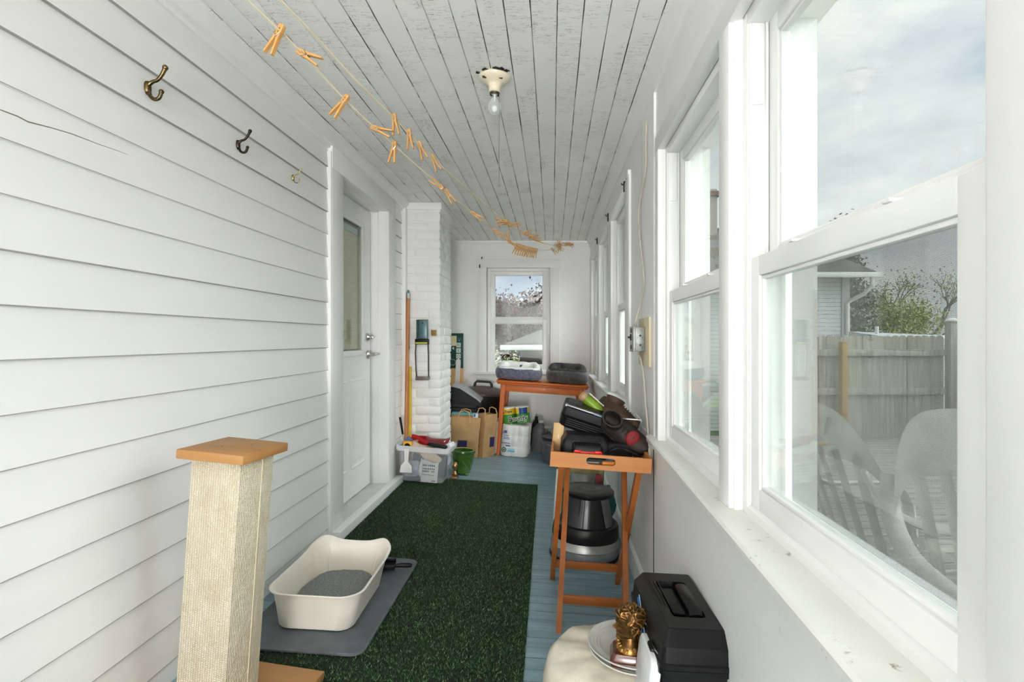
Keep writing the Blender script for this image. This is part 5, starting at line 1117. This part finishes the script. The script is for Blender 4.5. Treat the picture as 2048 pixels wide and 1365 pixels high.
# bust: one sculpted head with hair on a wooden base
bM = floor_mx(.196, 1.575, math.radians(-6), .316) @ Matrix.Scale(1.15, 4)
bt = thing('bust', 'bronze bust of a curly-haired head in profile on a red-brown base standing on the plates', 'bust', bM)
BR = Nodes('antique_bronze'); g = BR.new('ShaderNodeNewGeometry'); f = BR.noise(60, 3)
BR.set(col=BR.ramp(BR.math('ADD', BR.math('MULTIPLY', g.outputs['Pointiness'], 1.6), BR.math('MULTIPLY', f, .18)), [(.78, (.012, .006, .003)), (.90, (.10, .046, .011)), (1.02, (.42, .22, .055))]), rough=.36, metal=.7)
m = MB(); m.rings([rrect(.082, .076, .012, 0), rrect(.086, .080, .014, .006), rrect(.086, .080, .014, .018), rrect(.074, .068, .012, .030)]); m.obj('base', wood('mahogany', srgb(96, 40, 22), srgb(56, 20, 12), .2, 0, 14, .6), bt)
def interp(tb, t):
    for (a, va), (b, vb) in zip(tb, tb[1:]):
        if t <= b: f = (t-a)/(b-a); f = f*f*(3-2*f); return va+(vb-va)*f
    return tb[-1][1]
FRONT = [(0, .020), (.05, .032), (.11, .0315), (.165, .0275), (.205, .0325), (.225, .0305), (.25, .0322), (.285, .0295), (.36, .0305), (.45, .0280), (.525, .0340), (.60, .0345), (.72, .0335), (.84, .0275), (.94, .0140), (1, .0003)]
NOSE = [(0, 0), (.270, 0), (.292, .0080), (.325, .0118), (.40, .0085), (.47, .0052), (.53, .001), (1, 0)]
BACK = [(0, .006), (.12, .016), (.3, .028), (.5, .037), (.68, .039), (.84, .031), (.95, .014), (1, .0003)]
WIDE = [(0, .010), (.06, .016), (.2, .0215), (.42, .0262), (.64, .0285), (.82, .0240), (.95, .012), (1, .0003)]
GA = lambda d, s_: math.exp(-(d/s_)**2)
def head_pt(t, th):                                             # the face looks towards -x
    c, s_ = math.cos(th), math.sin(th); fr, bk, wd = interp(FRONT, t), interp(BACK, t), interp(WIDE, t)
    y = wd*math.copysign(abs(s_)**.82, s_); x_ = bk*abs(c)**.85 if c > 0 else -fr*abs(c)**.80; z = .054+.086*t
    if c < 0:
        k = abs(y); x_ -= interp(NOSE, t)*GA(y, .0050 if t > .36 else .0068)
        x_ += .0052*GA(k-.0115, .0062)*GA(t-.455, .045) - .0024*GA(k-.0115, .0042)*GA(t-.452, .022)      # sockets and eyes
        x_ -= .0018*GA(k-.016, .007)*GA(t-.36, .06) + .0012*GA(k-.012, .010)*GA(t-.53, .02)               # cheeks, brows
    if t < .60: y += math.copysign(.0062, s_)*GA(x_-.006, .0052)*GA(t-.42, .085) if abs(c) < .8 else 0   # ears
    hair = max(0, min(1, (t-.70+.22*max(0, c+.35))/.05)) if c < .1 else max(0, min(1, (t-.16)/.08))
    if -.18 < c < .1 and t > .52: hair = max(hair, min(1, (t-.52)/.06)*min(1, (c+.18)/.14))
    if hair > 0 and t < .995:
        p = Vector((x_*105+t*3, y*105, z*70)); r = 1-abs(noise.noise(p + Vector((noise.noise(p*.6)*1.6, 0, 0)))*2.2); d = hair*(.0022+.0052*max(0, r)**1.6)
        n_ = Vector((x_, y, (t-.5)*.05)).normalized(); x_ += n_.x*d; y += n_.y*d; z += n_.z*d
    return (x_, y, z)
m = MB(); m.rings([[head_pt(i/110, 2*PI*j/120) for j in range(120)] for i in range(111)])
m.lathe([(.030, .026), (.031, .036), (.024, .046), (.0185, .056), (.017, .068), (.015, .075)], 36, (.004, 0, 0)); rr = random.Random(12)
for i in range(46):                                             # curled ruff round the neck
    a = rr.uniform(0, 2*PI); q = Vector((.003+.0285*math.cos(a), .0295*math.sin(a), .041+rr.uniform(-.009, .011))); r = rr.uniform(.0034, .0056)
    m.tube([q + Vector((r*math.cos(b+a)*.9, r*math.sin(b+a)*.9, r*math.sin(b)*.9)) for b in np.linspace(0, 5, 7)], [.0016, .0024, .0026, .0026, .0026, .0024, .0014], 6)
hd = m.obj('head', BR.m, bt, ang=60)
# white lid and zip bag between bust and toolbox
t = thing('white_tub_lid', 'white rounded plastic tub standing on edge between plates and toolbox', 'tub', floor_mx(.243, 1.455, math.radians(2), .285) @ RY(4))
m = MB(); m.rings([[(x_, p[0], p[1]+.072) for p in rrect(.15*k, .15*k, .024, 0)] for x_, k in ((-.031, .94), (-.029, .98), (-.026, 1.0), (-.004, 1.0), (-.002, .96))]); m.obj('tub', mat('milky_plastic', srgb(218, 220, 222), .35), t)
t = thing('zip_bag', 'clear zip bag with a blue sealing strip leaning on the toolbox side', 'zip bag', floor_mx(.258, 1.50, math.radians(2), .30) @ RY(-6))
m = MB(); m.grid(lambda u, v: (-.004+.004*math.sin(9*u+3*v), (u-.5)*.20, v*.145), 14, 8); bmesh.ops.solidify(m.bm, geom=m.bm.faces[:], thickness=.0015); m.obj('bag', mk_clear('zip_film', (.85, .9, .92, 1), .45, .2), t)
m = MB(); m.tube([(-.012, .115, .185), (-.016, .05, .125), (-.019, -.02, .075), (-.020, -.10, .02)], .0035, 8, flat=.5); m.obj('blue_zip', mat('zip_blue', srgb(44, 104, 180), .4), t)
m = MB(); m.tube([(-.007, .12, .19), (-.010, .05, .13), (-.012, -.02, .08), (-.013, -.10, .025)], .004, 8, flat=.4); m.obj('pale_zip', mat('zip_pale', srgb(150, 190, 220), .4), t)
# ------------------------------------------------------------------ outdoors
GRASSM = mat('lawn', srgb(96, 120, 62), .9, var=.4, vs=6, bump=.5, bs=40)
m = MB(); m.grid(lambda u, v: ((u-.5)*160+20, v*120-20, -1.15+.10*noise.noise(Vector((u*22, v*16, 0)))), 60, 50); o = m.obj('lawn', GRASSM); tag(o, 'grass ground spreading beyond the deck and fence', 'lawn', kind='structure')
ZD = -.04
N = Nodes('weathered_deck'); X, Y, Z = N.sep(); fy = N.math('FRACT', N.math('DIVIDE', Y, .14)); ed = N.math('MINIMUM', fy, N.math('SUBTRACT', 1, fy))
c = N.ramp(N.noise(8, 5, .7, (.15, 2, 1)), [(.3, srgb(132, 128, 122)), (.7, srgb(190, 186, 178))]); N.set(col=N.mix(N.math('LESS_THAN', ed, .04), c, srgb(40, 38, 36)), rough=.85); N.bump(N.noise(40, 3, .6, (.1, 1, 1)), .3)
m = MB(); m.span(.70, 5.6, -.5, 7.1, ZD-.04, ZD); m.span(.70, 5.6, -.5, 7.1, -1.1, ZD-.06); o = m.obj('deck', N.m); tag(o, 'weathered grey board deck outside the porch windows', 'deck', kind='structure')
# fence along the far side of the deck, turning towards the house at the right
def mk_fence_mat():
    N = Nodes('weathered_fence'); g = N.noise(9, 5, .7, (3, 3, .15)); N.set(col=N.ramp(g, [(.28, srgb(124, 117, 106)), (.55, srgb(182, 177, 167)), (.85, srgb(214, 210, 200))]), rough=.9); N.bump(g, .4, .004); return N.m
FENCE = mk_fence_mat()
def fence(label, p0, p1, H, base):
    t = thing('fence', label, 'fence', (*p0, base), 'weathered fence round the deck'); d = Vector((p1[0]-p0[0], p1[1]-p0[1], 0)); L = d.length; d.normalize(); nrm = Vector((d.y, -d.x, 0))
    Rt = Matrix((d, nrm, Vector((0, 0, 1)))).transposed().to_4x4(); m = MB(); x_ = 0; rr = random.Random(int(L*10))
    while x_ < L-.05:
        wv = .092; hh = H+rr.uniform(-.008, .008); c = x_+wv/2; pts = [(x_, 0), (x_+wv, 0), (x_+wv, hh-.028), (x_+wv-.018, hh-.006), (c, hh), (x_+.018, hh-.006), (x_, hh-.028)]
        m.prism(pts, -.018, 0, 'y'); x_ += wv + rr.choice((.002, .003, .002, .010))
    bmesh.ops.transform(m.bm, matrix=Rt, verts=m.bm.verts); m.obj('board_panel', FENCE, t, smooth=False)
    for z in (H-.22, H-.72):
        m = MB(); m.box((L/2, .03, z), (L, .04, .085), .004); bmesh.ops.transform(m.bm, matrix=Rt, verts=m.bm.verts); m.obj('rail', FENCE, t)
    return t
fence('grey weathered board fence across the far side of the deck', (2.6, 7.0), (5.08, 7.0), 1.32, ZD)
fence('fence section turning back towards the house beyond the capped post', (5.25, 6.86), (5.9, 5.2), 1.46, ZD)
t = thing('fence_post', 'square fence post with a white cap at the fence corner', 'fence post', (5.15, 6.95, ZD))
m = MB(); m.box((0, 0, .75), (.11, .11, 1.50), .004); m.obj('post', FENCE, t)
m = MB(); m.lathe([(.085, 1.50), (.085, 1.515), (.04, 1.545), (0, 1.55)], 16); m.obj('cap', mat('post_cap', srgb(226, 222, 210), .5), t)
o = MB().box((0, 0, .62), (.07, .09, 1.24), .004).obj('brace_board', mat('fresh_lumber', srgb(178, 138, 66), .7, var=.15)); o.matrix_world = Matrix.Translation((3.72, 6.90, ZD)); tag(o, 'yellowish new board braced against the grey fence', 'board')
# resin chairs
RESIN = mat('white_resin', srgb(196, 195, 188), .5, var=.08, vs=12, bump=.1)
def chair(label, x, y, rz):
    t = thing('patio_chair', label, 'chair', Matrix.Translation((x, y, ZD)) @ Matrix.Rotation(rz, 4, 'Z'), 'white resin patio chairs')
    # local: seat faces +y, back at -y
    m = MB()
    def seat(u, v): x_ = (u-.5)*(.46-.05*(1-v)); y_ = -.20+.44*v; return (x_, y_, .43 - .02*math.sin(PI*v) + .012*(abs(u-.5)*2)**2 - .018*max(0, v-.85)/.15)
    NU, NV = 24, 22; V = [[m.bm.verts.new(seat(i/NU, j/NV)) for j in range(NV+1)] for i in range(NU+1)]
    for i in range(NU):
        for j in range(NV):
            slot = (i % 3 == 1) and ((3 <= j <= 9) or (12 <= j <= 18)) and 1 < i < NU-1
            if not slot: m.bm.faces.new((V[i][j], V[i+1][j], V[i+1][j+1], V[i][j+1]))
    bmesh.ops.solidify(m.bm, geom=m.bm.faces[:], thickness=.008); m.obj('seat', RESIN, t)
    m = MB(); bw = .255                                    # back panel with rounded top and slats below
    def backpt(x_, z): return (x_, -.20-.17*(z-.43)/.5 + .045*(x_/bw)**2, z)
    def top(u, v):
        q = (u-.5)*2; x_ = q*bw*1.08; zt = 1.05-.03*q**2-.26*abs(q)**5; zb = .875-.03*(1-q*q)-.14*abs(q)**5; return backpt(x_, zb+(zt-zb)*v)
    m.grid(top, 24, 8); bmesh.ops.solidify(m.bm, geom=m.bm.faces[:], thickness=.012); m.obj('back_panel', RESIN, t)
    for k in range(5):
        x_ = (k-2)*.088; m = MB()
        m.grid(lambda u, v: (lambda q: (q[0], q[1]-.006*math.sin(PI*u), q[2]))(backpt(x_*(1-.12*(1-v))+(u-.5)*.042, .43+.45*v)), 3, 8); bmesh.ops.solidify(m.bm, geom=m.bm.faces[:], thickness=.012); m.obj('slat', RESIN, t)
    for s_ in (-1, 1):
        m = MB(); m.tube(spline([(s_*.245, -.35, .84), (s_*.268, -.29, .73), (s_*.285, -.14, .655), (s_*.29, .10, .645), (s_*.285, .20, .62), (s_*.265, .235, .54)]), [.011]*31, 8, flat=2.6, up=(0, 0, 1)); m.obj('armrest', RESIN, t)
        m = MB(); m.tube([(s_*.265, .235, .55), (s_*.25, .235, .43), (s_*.265, .265, .0)], [.026, .028, .020], 8, flat=.8); m.obj('leg', RESIN, t)
        m = MB(); m.tube([(s_*.215, -.22, .46), (s_*.225, -.24, .40), (s_*.245, -.33, .0)], [.026, .028, .020], 8, flat=.8); m.obj('leg', RESIN, t)
    return t
chair('white resin patio chair on the deck whose slotted seat shows, left in the near window', 1.36, 2.08, math.radians(-84))
chair('white resin patio chair on the deck showing its rounded back, right in the near window', 1.29, 1.37, math.radians(172))

# neighbour house
SIDE = Nodes('neighbour_siding'); X, Y, Z = SIDE.sep(); fzv = SIDE.math('FRACT', SIDE.math('DIVIDE', Z, .105)); SIDE.set(col=SIDE.mix(SIDE.math('LESS_THAN', fzv, .10), srgb(232, 232, 236), srgb(140, 140, 146)), rough=.6); SIDE = SIDE.m
SHING = mat('asphalt_shingles', srgb(92, 90, 88), .95, var=.3, vs=30, bump=.5, bs=30)
t = thing('house', 'neighbouring white-sided house with a grey hip roof and corner downspout', 'house', (0, 0, -1.29))
m = MB(); m.span(3.6, 7.66, 14, 22, 0, 4.15); m.obj('wall', SIDE, t)
m = MB(); m.span(7.50, 7.70, 13.96, 14.1, 0, 4.15); m.obj('corner_board', mat('house_trim', srgb(196, 196, 198), .5), t)
m = MB(); m.rings([[(3.0, 13.5, 4.13), (8.1, 13.5, 4.13), (8.1, 22.5, 4.13), (3.0, 22.5, 4.13)], [(3.0, 13.5, 4.22), (8.1, 13.5, 4.22), (8.1, 22.5, 4.22), (3.0, 22.5, 4.22)], [(5.5, 16.2, 6.2), (5.6, 16.2, 6.2), (5.6, 19.8, 6.2), (5.5, 19.8, 6.2)]]); m.obj('roof', SHING, t, smooth=False)
m = MB(); m.span(2.95, 8.22, 13.40, 13.52, 4.06, 4.19, .02); m.obj('gutter', mat('gutter_white', srgb(226, 226, 224), .5), t)
m = MB(); m.tube([(7.98, 13.46, 4.08), (7.98, 13.46, 3.86), (7.86, 13.6, 3.66), (7.70, 13.90, 3.52), (7.62, 13.93, 3.44), (7.62, 13.93, .2)], .05, 8); m.obj('downspout', mat('gutter_white', srgb(226, 226, 224), .5), t)
m = MB(); m.span(4.05, 4.65, 15.2, 15.8, 4.3, 6.75); m.span(3.98, 4.72, 15.13, 15.87, 6.55, 6.68)
NB = Nodes('red_brick'); bt_ = NB.new('ShaderNodeTexBrick'); bt_.inputs['Scale'].default_value = 5; bt_.inputs['Color1'].default_value = srgb(104, 62, 48); bt_.inputs['Color2'].default_value = srgb(82, 50, 42); bt_.inputs['Mortar'].default_value = srgb(150, 142, 132); NB.link(NB.co, bt_.inputs['Vector']); NB.set(col=bt_.outputs['Color'], rough=.9)
m.obj('chimney', NB.m, t)
t = thing('shed', 'low white-roofed shed with a vent pipe just above the fence', 'shed', (0, 0, -1.1))
m = MB(); m.rings([[(7.3, 11.5, 0), (10.2, 11.5, 0), (10.2, 13.3, 0), (7.3, 13.3, 0)], [(7.3, 11.5, 2.36), (10.2, 11.5, 2.30), (10.2, 13.3, 2.40), (7.3, 13.3, 2.52)]]); m.obj('shed_body', mat('shed_pale', srgb(206, 208, 210), .6), t)
m = MB(); m.cyl((7.58, 12.6, 2.2), (7.58, 12.6, 2.63), .04); m.obj('vent_pipe', mat('vent_white', srgb(234, 234, 232), .5), t)

# trees and shrubs: wood plus many single leaves
BARK = mat('bark', srgb(112, 104, 94), .95, var=.3, vs=20)
def leaf_mesh(name, centres, size, colr, n, parent, seed, spread):
    r = np.random.default_rng(seed); k = r.integers(0, len(centres), n); c = np.array(centres)[k]; p = c[:, :3] + r.normal(0, 1, (n, 3))*spread*c[:, 3:4]
    a = r.normal(0, 1, (n, 3)); a /= np.linalg.norm(a, axis=1, keepdims=True); b = np.cross(a, r.normal(0, 1, (n, 3))); b /= np.linalg.norm(b, axis=1, keepdims=True)
    s_ = (size*r.uniform(.6, 1.4, n))[:, None]; v = np.stack([p-a*s_, p+b*s_*.5, p+a*s_, p-b*s_*.5], 1).reshape(-1, 3)
    me = bpy.data.meshes.new(name); me.vertices.add(4*n); me.vertices.foreach_set('co', v.ravel()); me.loops.add(4*n); me.loops.foreach_set('vertex_index', np.arange(4*n, dtype=np.int32)); me.polygons.add(n); me.polygons.foreach_set('loop_start', np.arange(0, 4*n, 4, dtype=np.int32)); me.update(calc_edges=True)
    N = Nodes(name+'_leaf_%d' % seed); g = N.new('ShaderNodeNewGeometry'); N.set(col=N.ramp(g.outputs['Random Per Island'], [(0, colr[0]), (.5, colr[1]), (1, colr[2])]), rough=.6); me.materials.append(N.m)
    o = bpy.data.objects.new(name, me); COL.objects.link(o); o.parent = parent; o['kind'] = 'stuff'; return o
def tree(label, x, y, base, H, W_, colr, nleaf, lsize, seed, bare=.45, levels=3, name='tree', cat='tree', grp=None, trunk=.12):
    t = thing(name, label, cat, (x, y, base), grp); rr = random.Random(seed); m = MB(); tips = []
    def grow(p, d, L, r, lv):
        q = p + d*L; mid = p + d*L*.5 + Vector((rr.uniform(-1, 1), rr.uniform(-1, 1), rr.uniform(-.3, .5)))*L*.07
        m.tube([p, mid, q], [r, r*.85, r*.68], 6 if lv else 5)
        if lv == 0: tips.append((*q, L)); tips.append((*mid, L*.8)); return
        for k in range(rr.choice((3, 3, 4))):
            a = rr.uniform(0, 2*PI); s_ = rr.uniform(.35, .85)*W_; nd = (d + Vector((math.cos(a)*s_, math.sin(a)*s_, rr.uniform(-.1, .35)))).normalized(); grow(p.lerp(q, rr.uniform(.7, 1)), nd, L*rr.uniform(.62, .82), r*.55, lv-1)
    grow(Vector((0, 0, 0)), Vector((0, 0, 1)), H*.30, trunk, levels); m.obj('trunk', BARK, t)
    leaf_mesh('foliage', tips, lsize, colr, nleaf, t, seed, bare); return t
YG = (srgb(118, 132, 66), srgb(158, 168, 92), srgb(196, 198, 130)); DG = (srgb(56, 74, 40), srgb(84, 100, 56), srgb(122, 130, 82))
PURP = (srgb(36, 14, 20), srgb(62, 25, 34), srgb(98, 52, 60)); CON = (srgb(40, 56, 40), srgb(62, 80, 54), srgb(92, 108, 78))
tree('tall thin-leaved tree with spread bare branches standing beyond the fence', 20.2, 30, -1.6, 8.6, 1.0, YG, 2600, .06, 11, .5, 4, grp='trees beyond the fence', trunk=.16)
tree('bushy young green tree left of the tall bare-branched one, beside the white house', 17.0, 27, -1.6, 6.6, .8, YG, 4200, .065, 21, .5, 3, grp='trees beyond the fence')
tree('pale budding tree at the right end of the near window view', 24.8, 29, -1.6, 7.2, .9, YG, 2400, .06, 31, .5, 4, grp='trees beyond the fence')
t = thing('conifer', 'dark tall conifer rising behind the roof of the white house', 'tree', (15.2, 28, -1.6)); m = MB(); m.cyl((0, 0, 0), (0, 0, 9), .2, .03, 8); cs = []; rr = random.Random(6)
for i in range(90):
    z = 1.5+7.2*i/90; r = (9-z)*.24; a = rr.uniform(0, 2*PI); q = Vector((math.cos(a)*r, math.sin(a)*r, z+.3)); m.tube([(0, 0, z), q*.5+Vector((0, 0, z*.5)), q], [.035, .025, .01], 5); cs += [(*(q*f+Vector((0, 0, z))*(1-f)), .35) for f in (.4, .7, 1)]
m.obj('trunk', BARK, t); leaf_mesh('foliage', cs, .10, CON, 9000, t, 6, .6)
cs = [(x_, 23+2.5*math.sin(x_*1.7), -1.6+.9*k+.4*math.sin(x_*2.3), .8) for x_ in np.arange(12, 30, .8) for k in (.3, 1.2, 2.0, 2.6)]
t = thing('hedgerow', 'yellow-green bank of shrubs along the back of the yard under the trees', 'shrubs', (0, 0, 0)); leaf_mesh('foliage', cs, .07, YG, 34000, t, 8, .75)
# seen through the back window
t = tree('purple-leaved tree filling the back window', -.10, 12.4, -1.2, 4.5, .9, PURP, 24000, .040, 41, .5, 4, trunk=.10)
tree('low purple-leaved shrub under the purple tree, left of the small roof', -1.15, 10.8, -1.2, 2.3, 1.0, PURP, 8000, .042, 43, .6, 3, name='shrub', cat='shrub')
tree('orange and green shrub below the small roof in the back window', -.35, 9.6, -1.2, 1.9, .9, (srgb(96, 84, 50), srgb(150, 90, 56), srgb(186, 130, 70)), 3500, .05, 44, .6, 3, name='shrub', cat='shrub')
cs = [(x_, y_, -.9+.5*k, .55) for x_ in np.arange(-2.4, .8, .35) for y_ in (11.0, 12.0) for k in (.3, .9, 1.5, 2.1)]
t = thing('purple_hedge', 'dense purple leaves behind the shrubs in the lower back window', 'shrubs', (0, 0, 0)); leaf_mesh('foliage', cs, .05, (srgb(48, 28, 31), srgb(76, 44, 50), srgb(108, 80, 74)), 22000, t, 9, .7)
t = thing('garden_roof', 'small grey shingled roof with a white gutter in front of the purple tree', 'roof', (0, 0, -1.2))
m = MB(); m.rings([[(-.78, 9.0, 2.33), (2.2, 9.0, 2.33), (2.2, 11.4, 2.33), (-.78, 11.4, 2.33)], [(-.78, 9.0, 2.36), (2.2, 9.0, 2.36), (2.2, 11.4, 2.36), (-.78, 11.4, 2.36)], [(.35, 9.9, 2.82), (1.9, 9.9, 2.82), (1.9, 10.5, 2.82), (.35, 10.5, 2.82)]]); m.obj('roof', mat('pale_shingles', srgb(92, 90, 88), .9, var=.25, vs=40), t, smooth=False)
m = MB(); m.span(-.86, 2.2, 8.93, 9.02, 2.25, 2.335, .01); m.obj('gutter', mat('gutter_white', srgb(226, 226, 224), .5), t)
m = MB(); m.span(-.55, 2.0, 9.25, 11.2, 0, 2.3); m.obj('wall', mat('greyboard_wall', srgb(84, 70, 68), .8, var=.2, stretch=(6, 1, .2)), t)
m = MB(); m.grid(lambda u, v: (-60+u*90, 60+v*30, -2+9*v*(.6+.5*noise.noise(Vector((u*5, v, 3)))) + 1.2*noise.noise(Vector((u*30, v*9, 1)))), 60, 14); o = m.obj('wooded_hill', mat('hill_trees', srgb(150, 146, 118), .95, var=.35, vs=1.2, bump=1, bs=3)); tag(o, 'hazy wooded hill far behind the back window', 'hill', kind='structure')
